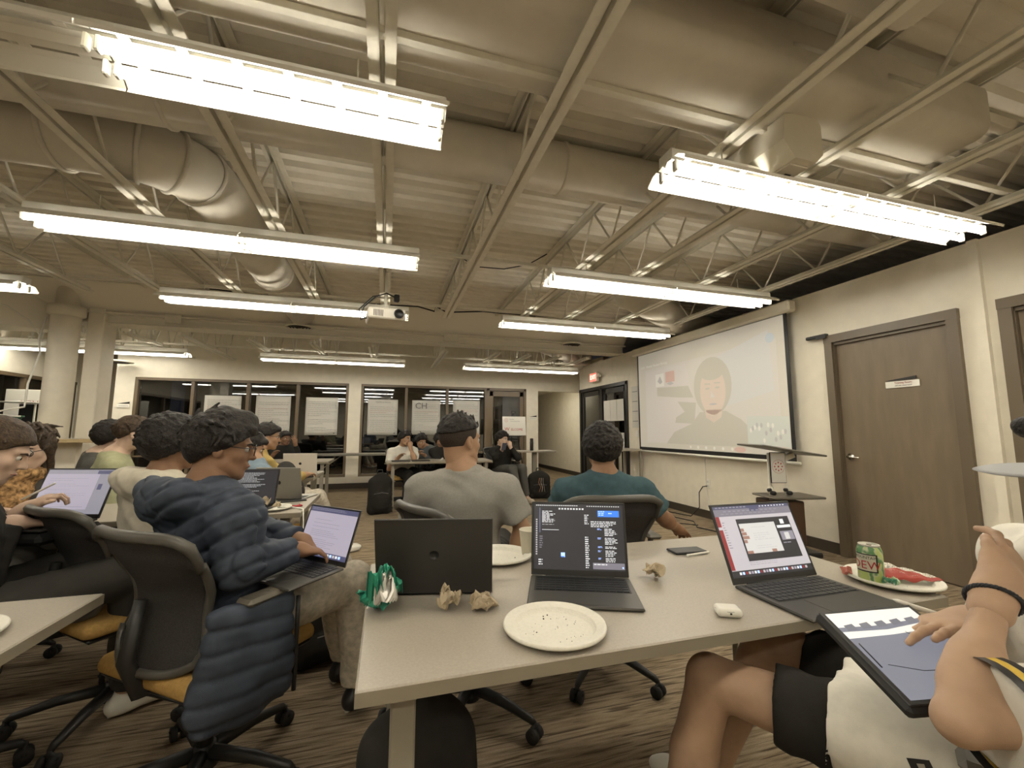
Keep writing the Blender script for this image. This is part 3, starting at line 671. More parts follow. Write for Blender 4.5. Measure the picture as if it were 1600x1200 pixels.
def rot_cols(r, f, u): return np.stack([nv(r), nv(f), nv(u)], 1)
def head_frame(yaw, pitch=0.0, roll=0.0):
    """yaw: direction faced, degrees from +X anticlockwise; pitch up positive; local x = right, y = forward, z = up"""
    y = math.radians(yaw); p = math.radians(pitch); f = np.array([math.cos(y) * math.cos(p), math.sin(y) * math.cos(p), math.sin(p)])
    r = np.array([math.sin(y), -math.cos(y), 0.0]); u = np.cross(r, f)
    q = math.radians(roll); r2 = r * math.cos(q) + u * math.sin(q); u2 = np.cross(r2, f); return rot_cols(r2, f, u2)
def head_shape(F, c, R, s=1.0, female=False, neck=None):
    P = lambda x, y, z: np.array(c) + R @ (np.array([x, y, z]) * s)
    F.ell(P(0, -.014, .032), np.array((.074, .094, .085)) * s, R, k=0.01)
    F.ell(P(0, .028, -.03), np.array((.059, .062, .075)) * s, R, k=0.03)
    F.ell(P(0, .03, -.075), np.array((.045, .05, .034)) * s, R, k=0.02)
    F.ell(P(0, .068, -.096), np.array((.020, .017, .016)) * s, R, k=0.022)
    for q in (-1, 1):
        F.ell(P(q * .045, .05, -.02), np.array((.02, .022, .02)) * s, R, k=0.02)       # cheekbones
        F.cap(P(q * .052, .02, -.055), P(q * .03, .058, -.085), .017 * s, .014 * s, k=0.02) # jaw line
        F.cap(P(q * .014, .083, .024), P(q * .046, .068, .026), .0095 * s, .008 * s, k=0.014) # brow ridge
        F.ell(P(q * .031, .088, .006), np.array((.014, .011, .009)) * s, R, k=0.012, mode='sub')
        F.ell(P(q * .075, -.008, -.006), np.array((.008, .018, .030)) * s, R @ rotz_m(q * 14), k=0.006)   # ears
        F.ell(P(q * .081, -.005, .002), np.array((.006, .009, .016)) * s, R, k=0.004, mode='sub')
    F.cap(P(0, .084, .016), P(0, .102, -.022), .0075 * s, .010 * s, k=0.012)
    F.ell(P(0, .104, -.026), np.array((.012, .011, .009)) * s, R, k=0.008)
    for q in (-1, 1): F.ell(P(q * .011, .094, -.028), np.array((.008, .008, .006)) * s, R, k=0.006)
    F.ell(P(0, .084, -.052), np.array((.024, .012, .006)) * s, R, k=0.010); F.ell(P(0, .084, -.064), np.array((.020, .012, .006)) * s, R, k=0.010)
    if neck is not None: F.cap(P(0, -.028, -.055), neck, .053 * s * (0.86 if female else 1), .060 * (0.86 if female else 1), k=0.03)
def rotz_m(d):
    a = math.radians(d); return np.array([[math.cos(a), -math.sin(a), 0], [math.sin(a), math.cos(a), 0], [0, 0, 1]])
def roty_m(d):
    a = math.radians(d); return np.array([[math.cos(a), 0, math.sin(a)], [0, 1, 0], [-math.sin(a), 0, math.cos(a)]])
def tufts(F, c, R, s, style):
    rr = np.random.RandomState(11 + int(abs(c[0] * 977 + c[1] * 331)) % 500); n, L, r = {'short': (150, .030, .0065), 'fade': (190, .020, .0055), 'curly': (260, .010, .0105), 'messy': (230, .042, .0075), 'long': (80, .05, .008), 'bun': (110, .04, .006), 'flat': (120, .03, .007)}[style]
    C0 = np.array(c) + R @ (np.array([0, -.016, .034]) * s); t = {'short': .011, 'fade': .012, 'curly': .026, 'messy': .019, 'long': .016, 'bun': .008, 'flat': .012}[style]
    for i in range(n):
        u = rr.rand() * 1.25 - .25; a = rr.rand() * 2 * PI; q = math.sqrt(max(0, 1 - u * u)); d = np.array([q * math.cos(a), q * math.sin(a), u]); ax = (np.array((.076, .096, .086)) + t) * s
        if style == 'fade' and u < .35: continue
        if style == 'curly' and d[1] < 0: ax = ax * np.array((1, 1.05, 1.05))
        p = C0 + R @ (d * ax)
        comb = np.array([rr.randn() * .45, .75 if d[2] > .25 else -.1, -.55 - .5 * (d[2] < .4)]) if style != 'fade' else np.array([rr.randn() * .3, .5, .9])
        comb = comb - d * (comb @ d) * .8; e = R @ nv(comb + rr.randn(3) * .25); F.cap(p, p + e * L * s * (.7 + .6 * rr.rand()), r * s, r * .45 * s, k=.006)
def hair_shape(F, c, R, s, style, tuft=True):
    P = lambda x, y, z: np.array(c) + R @ (np.array([x, y, z]) * s)
    t = {'short': .013, 'fade': .010, 'curly': .030, 'messy': .018, 'long': .010, 'bun': .014, 'flat': .014}[style]
    F.ell(P(0, -.016, .036), (np.array((.076, .096, .086)) + t) * s, R, k=0.0)
    if style in ('messy', 'flat', 'short'): # fringe mass on the forehead
        F.cap(P(-.045, .072, .082), P(.05, .076, .078), .024 * s, .02 * s, k=0.03)
    if style == 'messy': F.cap(P(-.02, -.02, .125), P(.02, .06, .115), .03 * s, .03 * s, k=0.04); F.ell(P(0, -.07, -.0), np.array((.07, .05, .07)) * s, R, k=0.03)
    if style == 'curly': F.ell(P(0, -.045, .03), np.array((.096, .084, .098)) * s, R, k=0.03); F.ell(P(0, .03, .10), np.array((.07, .06, .04)) * s, R, k=0.03)
    if tuft: tufts(F, c, R, s, style)
    # keep only above the hair line: a plane from the forehead to the nape
    low = {'short': -.045, 'fade': .040, 'curly': -.075, 'messy': -.075, 'long': -.30, 'bun': -.05, 'flat': -.055}[style]
    if style != 'long':
        a = P(0, .088, .055 if style != 'fade' else .07); b = P(0, -.095, low); d = nv(a - b); n = np.cross(nv(R[:, 0]), d); n = n if n @ R[:, 2] < 0 else -n; F.cut(b, n)
    # carve the face
    F.boxr(P(0, .105, -.055), np.array((.078, .055, .105)) * s, R, r=.03 * s, k=0.02, mode='sub')
    if style not in ('long', 'curly', 'messy'):
        for q in (-1, 1): F.ell(P(q * .09, .0, -.03), np.array((.03, .03, .045)) * s, R, k=0.01, mode='sub')
    else:
        for q in (-1, 1): F.ell(P(q * .10, .012, -.02), np.array((.028, .026, .035)) * s, R, k=0.01, mode='sub')
    if style == 'long':
        for q in (-1, 1): F.cap(P(q * .072, -.01, .0), P(q * .075, .0, -.17), .019 * s, .014 * s, k=0.02)
        F.cap(P(0, -.06, .0), P(0, -.05, -.15), .05 * s, .035 * s, k=0.03)
    if style == 'bun': F.ell(P(0, -.13, .05), np.array((.04, .04, .04)) * s, R, k=0.01)
def finger(F, p0, d, n, L, r, curl, k=0.004):
    """three phalanges bending towards -n"""
    p = np.array(p0, float); d = nv(d); n = nv(n); ang = 0
    for i, fr in enumerate((.45, .31, .24)):
        ang += math.radians(curl[i]); dd = d * math.cos(ang) - n * math.sin(ang); q = p + dd * L * fr
        F.cap(p, q, r * (1 - .10 * i), r * (1 - .10 * (i + 1)), k=k); p = q
    return p
def hand_shape(F, wrist, d, n, side, curl=(20, 30, 20), spread=5.0, s=1.0, thumb=(35, 20), fine=True):
    """d towards fingers, n = back-of-hand normal, side=+1 when the thumb is on the d x n side"""
    d = nv(d); n = nv(np.array(n) - d * (np.array(n) @ d)); t = np.cross(d, n) * side; w = np.array(wrist, float)
    F.ell(w + d * .05 * s, np.array((.040, .052, .0155)) * s, rot_cols(t, d, n), k=0.008); F.cap(w - d * .02 * s, w + d * .02 * s, .024 * s, .027 * s, k=0.02, squash=(t, 1.15))
    F.cap(w + d * .03 * s + t * .018 * s - n * .004, w + d * .045 * s + t * .03 * s - n * .006 * s, .016 * s, .014 * s, k=.012)
    if not fine:
        F.cap(w + d * .08 * s + t * .02, w + d * .15 * s + t * .02 - n * .05 * s, .012 * s, .009 * s, k=.006); F.cap(w + d * .08 * s - t * .018, w + d * .14 * s - t * .018 - n * .05 * s, .014 * s, .010 * s, k=.006)
        F.cap(w + d * .03 * s + t * .035, w + d * .08 * s + t * .055, .012 * s, .009 * s, k=.006); return
    for i, (off, L, rr) in enumerate(((.030, .074, .0088), (.010, .082, .0090), (-.010, .077, .0086), (-.029, .060, .0076))):
        a = math.radians((1.5 - i) * spread); dd = d * math.cos(a) + t * math.sin(a)
        cu = curl[i] if hasattr(curl[0], '__len__') else curl
        finger(F, w + d * (.088 - .006 * abs(i - 1.2)) * s + t * off * s - n * .001, dd, n, L * s, rr * s, cu)
    a = math.radians(thumb[0]); dd = d * math.cos(a) + t * math.sin(a); p = w + d * .035 * s + t * .03 * s - n * .004
    finger(F, p, dd, nv(n * .6 + t), .072 * s, .0102 * s, (thumb[1] * .4, thumb[1], thumb[1]))
def ik(a, c, l1, l2, pole):
    """elbow/knee position between a and c, bending towards pole"""
    a = np.array(a, float); c = np.array(c, float); D = c - a; L = np.linalg.norm(D); L = min(L, (l1 + l2) * .999); d = nv(D); c = a + d * L
    x = (l1 * l1 - l2 * l2 + L * L) / (2 * L); h = math.sqrt(max(l1 * l1 - x * x, 0)); p = np.array(pole, float); p = p - d * (p @ d); return a + d * x + nv(p) * h, c
def person(label, hip, face_yaw, neck, head, head_yaw, head_pitch=0, head_roll=0, handL=None, handR=None, knees=None, feet=None, skin_='tan', hair='short', hairm=None,
           top=None, top_kind='tee', bottom=None, bottom_kind='long', shoe=None, h=0.010, hh=0.006, female=False, hs=1.0, elbows=None, handspec=None, glasses=False, beard=False,
           fine=False, legs=True, shoulder=0.19, pole=(0, 0, -1), group=None, hood=False, folds=1.0, arms=True, sh=None, bulk=1.0, gmat=None, name='person', wristlen=1.0, pouf=0.0, quilt=False, sleeve_cut=0.62, nose_part=True, soles=None, EW=None, armr=1.0):
    hip = np.array(hip, float); neck = np.array(neck, float); head = np.array(head, float); yw = math.radians(face_yaw); f = np.array([math.cos(yw), math.sin(yw), 0]); r = np.array([math.sin(yw), -math.cos(yw), 0])
    up = nv(neck - hip); shw = shoulder; T = thing(name, label, 'person', (hip[0], hip[1], 0), group=group)
    org = np.array([hip[0], hip[1], 0.0])
    S = {}; E_ = {}; W_ = {}
    for s_, q in (('L', -1), ('R', 1)):
        S[s_] = neck + r * q * shw - up * 0.075 if (sh is None or s_ not in sh) else np.array(sh[s_], float)
        H_ = handL if s_ == 'L' else handR
        if H_ is None: H_ = S[s_] + f * .25 - np.array([0, 0, .42])
        p = (elbows or {}).get(s_, r * q * .35 - np.array([0, 0, 1.0]) + f * -.15)
        E_[s_], W_[s_] = ik(S[s_], H_, .285, .255 * wristlen, p)
        if EW and s_ in EW: E_[s_], W_[s_] = np.array(EW[s_][0], float), np.array(EW[s_][1], float)
    HJ = {'L': hip - r * .085, 'R': hip + r * .085}; K = {}; A = {}
    for s_, q in (('L', -1), ('R', 1)):
        ft = (feet or {}).get(s_, hip + f * .48 + r * q * .12 - np.array([0, 0, hip[2] - .09])); ft = np.array(ft, float)
        if knees and s_ in knees: K[s_] = np.array(knees[s_], float); A[s_] = ft
        else: K[s_], A[s_] = ik(HJ[s_], ft, .43, .43, f + np.array([0, 0, 1.0]))
    allp = [hip, neck, head] + (list(S.values()) + list(E_.values()) + list(W_.values()) if arms else []) + (list(K.values()) + list(A.values()) if legs else [])
    lo = np.min(allp, 0) - .23; hi = np.max(allp, 0) + .23; lo[2] = max(lo[2], -0.01)
    sm = SK[skin_] if isinstance(skin_, str) else skin_
    # ---- body
    B = Field(lo, hi, h)
    Rt = rot_cols(r, np.cross(up, r), up); mid = (hip + neck) / 2
    B.ell(hip + up * .03, (.155, .11, .12), Rt, k=.02); B.ell(hip * .62 + neck * .38, (.125, .09, .16), Rt, k=.06); B.ell(hip * .25 + neck * .75 - up * .02, (.155, .10, .16), Rt, k=.06)
    B.cap(S['L'], S['R'], .052, .052, k=.06).cap(neck, S['L'], .055, .045, k=.04).cap(neck, S['R'], .055, .045, k=.04); B.cap(neck - up * .04, neck + up * .02, .06, .055, k=.04)
    if arms:
        for s_ in 'LR': B.cap(S[s_], E_[s_], .046 * armr, .038 * armr, k=.02).cap(E_[s_], W_[s_], .038 * armr, .026 * armr, k=.012).cap(E_[s_] * .75 + W_[s_] * .25, E_[s_] * .6 + W_[s_] * .4, .041 * armr, .038 * armr, k=.03)
    if legs:
        for s_ in 'LR': B.cap(HJ[s_], K[s_], .082, .056, k=.03).cap(K[s_], K[s_] * .62 + A[s_] * .38, .055, .055, k=.02).cap(K[s_] * .62 + A[s_] * .38, A[s_], .055, .036, k=.02); B.cap(A[s_], A[s_] + f * .13 - np.array([0, 0, .045]), .036, .03, k=.02)
    HR = head_frame(head_yaw, head_pitch, head_roll)
    parts = []
    hf = hh
    HF = Field(head - .19, head + .17, hf); head_shape(HF, head, HR, hs, female, neck)
    head_shape(B, head, HR, hs * .97, female, neck)
    parts.append(B.mesh_data()); parts.append(HF.mesh_data())
    hds = {}
    if arms:
        for s_, q in (('L', -1), ('R', 1)):
            spec = (handspec or {}).get(s_, {}); fd = nv(spec.get('d', W_[s_] - E_[s_])); nn = spec.get('n', np.array([0, 0, 1.0])); nn = np.array(nn, float)
            if abs(fd @ nv(nn)) > .9: nn = f
            HD = Field(W_[s_] - .18, W_[s_] + .18, .0032 if fine else .006)
            sd = spec.get('side', 1 if s_ == 'L' else -1)
            HD.cap(E_[s_] * .2 + W_[s_] * .8, W_[s_], .029, .025, k=.01)
            hand_shape(HD, W_[s_], fd, nn, sd, curl=spec.get('curl', (18, 30, 20)), spread=spec.get('spread', 6), fine=True, thumb=spec.get('thumb', (35, 20)), s=spec.get('s', 1.0))
            parts.append(HD.mesh_data()); hds[s_] = fd
    body = np_mesh('body', [(p - org, q) for p, q in parts], sm, T)
    # ---- face parts
    P = lambda x, y, z: head + HR @ (np.array([x, y, z]) * hs) - org
    for q in (-1, 1):
        MB().lathe([(0, -.0115 * hs)] + [(.0115 * hs * math.cos(a), .0115 * hs * math.sin(a)) for a in [math.radians(x) for x in (-60, -30, 0, 30, 60)]] + [(0, .0115 * hs)], P(q * .031, .0745, .005), 12, HR[:, 1]).build('eye', M['eyew'], T)
        MB().lathe([(0, .001), (.0055 * hs, 0), (.0055 * hs, -.003)], P(q * .031, .0865, .005), 10, HR[:, 1]).build('iris', M['iris'], T)
        MB().tube([P(q * .014, .094, .021), P(q * .030, .090, .027), P(q * .046, .076, .022)], [.0032 * hs, .004 * hs, .002 * hs], 6).build('eyebrow', hairm or HAIRM, T)
    MB().tube([P(-.022, .086, -.058), P(-.008, .0955, -.056), P(0, .0955, -.058), P(.008, .0955, -.056), P(.022, .086, -.058)], [.002, .0045 * hs, .0048 * hs, .0045 * hs, .002], 6).build('lips', M['lips'], T)
    # ---- hair
    HS = Field(head - .20 - (np.array([0, 0, .1]) if hair == 'long' else 0), head + .20, max(.0045, hf * .85)); hair_shape(HS, head, HR, hs, hair)
    if hair == 'curly': HS.noise(.004, 90)
    elif hair == 'messy': HS.noise(.004, 40, (1, 1, .6))
    else: HS.noise(.002, 80, (1, 1, .5))
    np_mesh('hair', [tuple([HS.mesh_data()[0] - org, HS.mesh_data()[1]])], hairm or HAIRM, T)
    if hair == 'fade':
        FD = Field(head - .15, head + .15, hf); FD.ell(head + HR @ np.array([0, -.016, .034]) * hs, np.array((.0765, .097, .087)) * hs, HR, k=0)
        a = P(0, .088, .055) + org; b = P(0, -.095, -.085) + org; d_ = nv(a - b); n_ = np.cross(nv(HR[:, 0]), d_); n_ = n_ if n_ @ HR[:, 2] < 0 else -n_; FD.cut(b, n_)
        FD.boxr(P(0, .105, -.05) + org, np.array((.085, .055, .10)), HR, r=.03, k=.02, mode='sub')
        for q in (-1, 1): FD.ell(P(q * .078, -.005, -.02) + org, np.array((.03, .026, .04)), HR, k=.01, mode='sub')
        md = FD.mesh_data(); np_mesh('clipped_hair', [(md[0] - org, md[1])], mat('clipped_hair', (0.035, 0.023, 0.015), .8, noise=.3, nscale=200), T)
    if beard:
        BD = Field(head - .15, head + .15, hf); BD.ell(P(0, .034, -.072) + org, np.array((.054, .054, .046)) * hs, HR, k=0); BD.cut(P(0, .09, -.045) + org, HR[:, 2] * 1.0 + HR[:, 1] * .35); BD.noise(.003, 90)
        md = BD.mesh_data(); np_mesh('beard', [(md[0] - org, md[1])], hairm or HAIRM, T)
    if glasses:
        g = MB()
        for q in (-1, 1):
            c = Vector(P(q * .033, .105, .004)); X = Vector(HR[:, 0]); U = Vector(HR[:, 2]); g.tube([c + X * .025 * math.cos(a) + U * .020 * math.sin(a) for a in [2 * PI * i / 16 for i in range(16)]], .0019, 6, closed=True)
            g.tube([P(q * .058, .103, .012), P(q * .076, .07, .010), P(q * .080, -.005, .012), P(q * .078, -.02, -.008)], .0019, 6)
        g.tube([P(-.008, .107, .008), P(0, .108, .012), P(.008, .107, .008)], .0018, 6); g.build('glasses', gmat or M['black'], T)
    # ---- trousers / shorts
    if legs and bottom is not None:
        Q = Field(lo, hi, h); lf = .62 if bottom_kind == 'shorts' else 1.0
        Q.ell(hip + up * .03, (.168, .122, .125), Rt, k=.02)
        for s_ in 'LR':
            if bottom_kind == 'shorts': Q.cap(HJ[s_], HJ[s_] * .27 + K[s_] * .73, .100, .086, k=.03, flat=True)
            else: Q.cap(HJ[s_], K[s_], .096 * bulk, .072 * bulk, k=.03).cap(K[s_], A[s_] + (K[s_] - A[s_]) * .06, .070 * bulk, .055 * bulk, k=.02, flat=True)
        Q.noise(.006 * folds, 12).wave(.004 * folds, .06, K['L'] - HJ['L'], .8)
        md = Q.mesh_data(); np_mesh('shorts' if bottom_kind == 'shorts' else 'trousers', [(md[0] - org, md[1])], bottom, T)
    # ---- shoes
    if legs and shoe is not None:
        for s_ in 'LR':
            a = A[s_]; fd = f if not (soles and s_ in soles) else nv(soles[s_]); sp = Field(a - .25, a + .25, .008); base = a - np.array([0, 0, .055]); 
            sp.ell(base + fd * .13, (.045, .09, .035), rot_cols(np.cross(fd, [0, 0, 1]), fd, np.cross(np.cross(fd, [0, 0, 1]), fd)), k=.02); sp.cap(base - fd * .03 + np.array([0, 0, .0]), base + fd * .15 - np.array([0, 0, .0]), .040, .040, k=.02)
            sp.cap(base + np.array([0, 0, .01]), a + np.array([0, 0, .02]), .044, .040, k=.03, flat=True)
            sp.cut(base - np.array([0, 0, .033]), (0, 0, -1)); md = sp.mesh_data(); sh_ = np_mesh('shoe', [(md[0] - org, md[1])], shoe, T)
            MB().tube([tuple(base - fd * .055 - org - np.array([0, 0, .026])), tuple(base + fd * .20 - org - np.array([0, 0, .026]))], .014, 8).build('sole', M['white'], sh_)
    # ---- top
    if top is not None:
        hN = h if not quilt else h * .72
        Q = Field(lo, hi, hN); b = bulk; ql = None; e = .012 + pouf
        Q.ell(hip + up * .05, (.160 * b + pouf, .118 * b + pouf, .13), Rt, k=.02, quilt=ql); Q.ell(hip * .6 + neck * .4, (.150 * b + pouf, .115 * b + pouf, .17), Rt, k=.06, quilt=ql); Q.ell(hip * .24 + neck * .76 - up * .02, (.175 * b + pouf, .118 * b + pouf, .165), Rt, k=.06, quilt=ql)
        Q.cap(S['L'], S['R'], .058 + pouf, .058 + pouf, k=.06).cap(neck - up * .01, S['L'], .070 + pouf * .5, .054 + pouf, k=.04).cap(neck - up * .01, S['R'], .070 + pouf * .5, .054 + pouf, k=.04)
        Q.cap(neck - up * .05, neck + up * (.026 if not hood else .03), .082 + pouf * .5, .068, k=.03, flat=True)
        if arms:
            for s_ in 'LR':
                if top_kind == 'tee': Q.cap(S[s_], S[s_] * (1 - sleeve_cut) + E_[s_] * sleeve_cut, .066 * b, .070 * b, k=.04, flat=True)
                else:
                    Q.cap(S[s_], E_[s_], .062 * b + pouf, .054 * b + pouf, k=.04, quilt=ql); Q.cap(E_[s_], W_[s_] + nv(E_[s_] - W_[s_]) * .025, .056 * b + pouf, .037 * b + pouf * .6, k=.02, flat=True, quilt=ql)
        if hood:
            # folded hood: a soft ring lying round the neck, fuller at the back
            bk = neck - f * (.085 + pouf * 2) + up * .0
            Q.ell(bk - up * pouf * 1.5, (.150 + pouf, .062 + pouf * .6, .070 + pouf), rot_cols(r, nv(np.cross(up, r) + up * .35), nv(up - np.cross(up, r) * .35)), k=.025)
            for q in (-1, 1): Q.cap(bk + r * q * .11 + up * .02, neck + f * .06 + r * q * .045 - up * .02, .045, .026, k=.03)
            Q.cap(neck + up * .05 - f * .03, neck + up * .12 + f * .0, .05, .065, k=.012, mode='sub')
        Q.cut(hip + up * -.02, -up) if top_kind != 'jacket' else None
        if quilt: Q.noise(.006, 16).seams(hip, up, .064, .0095, .009, r, -.45).seams(hip, r, .21, .008, .007, up, .15).noise(.004, 40)
        if not quilt: Q.noise(.006 * folds, 10).wave(.0045 * folds, .075, up + r * .4, .9, 5).wave(.003 * folds, .05, up - r * .7, .9, 7)
        md = Q.mesh_data(); np_mesh({'tee': 't_shirt', 'long': 'sweater', 'jacket': 'jacket'}[top_kind], [(md[0] - org, md[1])], top, T)
    return T, dict(S=S, E=E_, W=W_, K=K, A=A, f=f, r=r, up=up, HR=HR, org=org, P=P, T=T)
# ================================================================ furniture
M['laminate'] = mat('table_laminate', (0.375, 0.335, 0.275), 0.38, noise=0.05, nscale=180, spec=0.4)
M['edge'] = mat('table_edge_shaded', (0.27, 0.235, 0.175), 0.5)  # laminate darkened: shade of the vertical edge painted into the colour
M['legsteel'] = mat('table_leg_steel', (0.30, 0.27, 0.215), 0.45)
M['meshback'] = mat('chair_mesh', (0.030, 0.027, 0.024), 0.75, noise=0.3, nscale=220, bump=0.6, bscale=700)
M['rim'] = mat('chair_rim', (0.078, 0.072, 0.06), 0.4)
M['chairblk'] = mat('chair_black', (0.022, 0.021, 0.019), 0.45)
M['seat'] = fabric('seat_fabric', (0.42, 0.26, 0.085), noise=.1, nscale=90)
M['armpad'] = mat('arm_pad', (0.12, 0.105, 0.08), 0.5)
M['silver'] = mat('aluminium', (0.42, 0.40, 0.35), 0.4, metal=0.6); M['sgrey'] = mat('space_grey', (0.085, 0.08, 0.07), 0.42, metal=0.35); M['dgrey'] = mat('midnight_lid', (0.045, 0.042, 0.037), 0.42, metal=0.3)
M['key'] = mat('key_black', (0.012, 0.012, 0.012), 0.5); M['keywell'] = mat('key_well', (0.03, 0.029, 0.027), 0.6)
M['lidcream'] = mat('pale_lid', (0.62, 0.58, 0.50), 0.45)
def emis(name, col, s=1.0): return mat(name, tuple(c * .3 for c in col), 0.35, emit=col, estr=s)
SCR = {'dark': emis('screen_dark', (0.018, 0.017, 0.018), .9), 'white': emis('screen_white', (0.46, 0.43, 0.45), .55), 'grey': emis('screen_grey', (0.22, 0.21, 0.24), .6), 'purple': emis('screen_lilac', (0.34, 0.31, 0.37), .55), 'bar': emis('screen_bar', (0.05, 0.05, 0.09), .8),
       'text': emis('screen_text', (0.45, 0.45, 0.45), .9), 'tdark': emis('screen_textdark', (0.13, 0.12, 0.14), .8), 'blue': emis('screen_blue', (0.03, 0.12, 0.42), 1.0), 'red': emis('screen_red', (0.17, 0.02, 0.02), .8), 'lblue': emis('screen_lightblue', (0.3, 0.42, 0.85), 1.0), 'paper': emis('screen_paper', (0.40, 0.39, 0.37), .8), 'hand': emis('screen_hand', (0.22, 0.12, 0.09), .8), 'grad': emis('screen_navy', (0.09, 0.10, 0.16), .8)}
def table(cx, cy, w_, d_, label, group, z=0.74, name='table', inset=.09):
    t = thing(name, label, 'table', (cx, cy, 0), group=group)
    MB().box((0, 0, z - 0.015), (w_, d_, 0.030), bev=0.003).build('table_top', M['laminate'], t)
    MB().box((0, -d_ / 2, z - .016), (w_ + .002, .0025, .0262)).box((0, d_ / 2, z - .016), (w_ + .002, .0025, .0262)).box((-w_ / 2, 0, z - .016), (.0025, d_, .0262)).box((w_ / 2, 0, z - .016), (.0025, d_, .0262)).build('shaded_edge', M['edge'], t)['kind'] = 'stuff'  # thin strips carrying the painted shade round the table top
    MB().box((0, 0, z - 0.045), (w_ - .2, 0.06, 0.03)).build('cross_rail', M['legsteel'], t)
    for sx in (-1, 1):
        MB().box((sx * (w_ / 2 - inset), 0, z - 0.045), (0.05, d_ - 0.1, 0.03)).build('end_rail', M['legsteel'], t)
        for sy in (-1, 1):
            x, y = sx * (w_ / 2 - inset), sy * (d_ / 2 - .075)
            l = MB().box((x, y, (z - .06 + .07) / 2 + .0), (0.05, 0.032, z - .06 - .07), bev=.004).build('leg', M['legsteel'], t)
            MB().cyl((x - .012, y, .03), (x + .012, y, .03), .03, n=14).box((x, y, .062), (.03, .04, .02)).build('caster', M['blackrub'], l)
    return t
TG = 'rolling laminate tables'
table(0.775, 1.27, 1.63, 0.78, 'foreground laminate table holding laptops, plates and cans', TG)
table(-1.60, 1.20, 1.63, 0.78, 'laminate table corner at the lower left edge with a plate on it', TG, inset=.36)
table(-1.285, 3.17, 1.63, 0.78, 'laminate table behind the man in the navy puffer jacket', TG)
table(-1.51, 5.08, 1.63, 0.78, 'laminate table with the silver laptop, in front of the mustard sweater', TG)
table(-1.66, 7.42, 1.63, 0.78, 'small-looking laminate table furthest back on the left, near the windows', TG)
table(0.83, 6.98, 1.63, 0.62, 'laminate table in front of the three seated people at the windows', TG)
# long grey folding table by the window
t = thing('folding_table', 'long grey-topped folding table along the window wall', 'table', (-0.1, 9.05, 0)); MB().box((0, 0, .735), (2.9, .45, .035), bev=.004).build('table_top', mat('grey_laminate', (0.17, .155, .125), .5), t)
for sx in (-1, 1):
    MB().bar((sx * 1.25, .1, .72), (sx * 1.25, .1, .0), .03, .03).bar((sx * 1.25, -.1, .72), (sx * 1.25, -.1, .0), .03, .03).bar((sx * 1.25, 0, .35), (sx * .75, 0, .71), .02, .02).build('leg', M['legsteel'], t)
# high table with the thermos
t = thing('pedestal_table', 'small pale table on a single post near the hallway', 'table', (2.95, 8.35, 0)); MB().box((0, 0, .79), (.78, .5, .028), bev=.004).build('table_top', M['laminate'], t)
MB().box((0.0, .0, .40), (.10, .06, .76), bev=.005).build('leg', M['legsteel'], t); MB().box((0, 0, .012), (.5, .42, .024), bev=.006).build('foot', M['base'], t)
t = thing('thermos', 'black slim thermos bottle standing on the pale post table', 'bottle', (2.88, 8.32, .805)); MB().lathe([(0, 0), (.037, 0), (.038, .17), (.033, .19)], (0, 0, 0), 20).build('body', M['black'], t); MB().lathe([(.034, .19), (.034, .235), (.028, .25), (0, .25)], (0, 0, 0), 20).build('lid', M['blackrub'], t)
# side table behind the teal shirt
t = thing('side_table', 'cream side table against the right wall beside the glazed doors', 'table', (4.05, 6.75, 0)); MB().box((0, 0, .885), (.5, .62, .03), bev=.004).build('table_top', M['laminate'], t)
for sx in (-1, 1):
    for sy in (-1, 1): MB().box((sx * .2, sy * .26, .435), (.04, .04, .87)).build('leg', M['legsteel'], t)

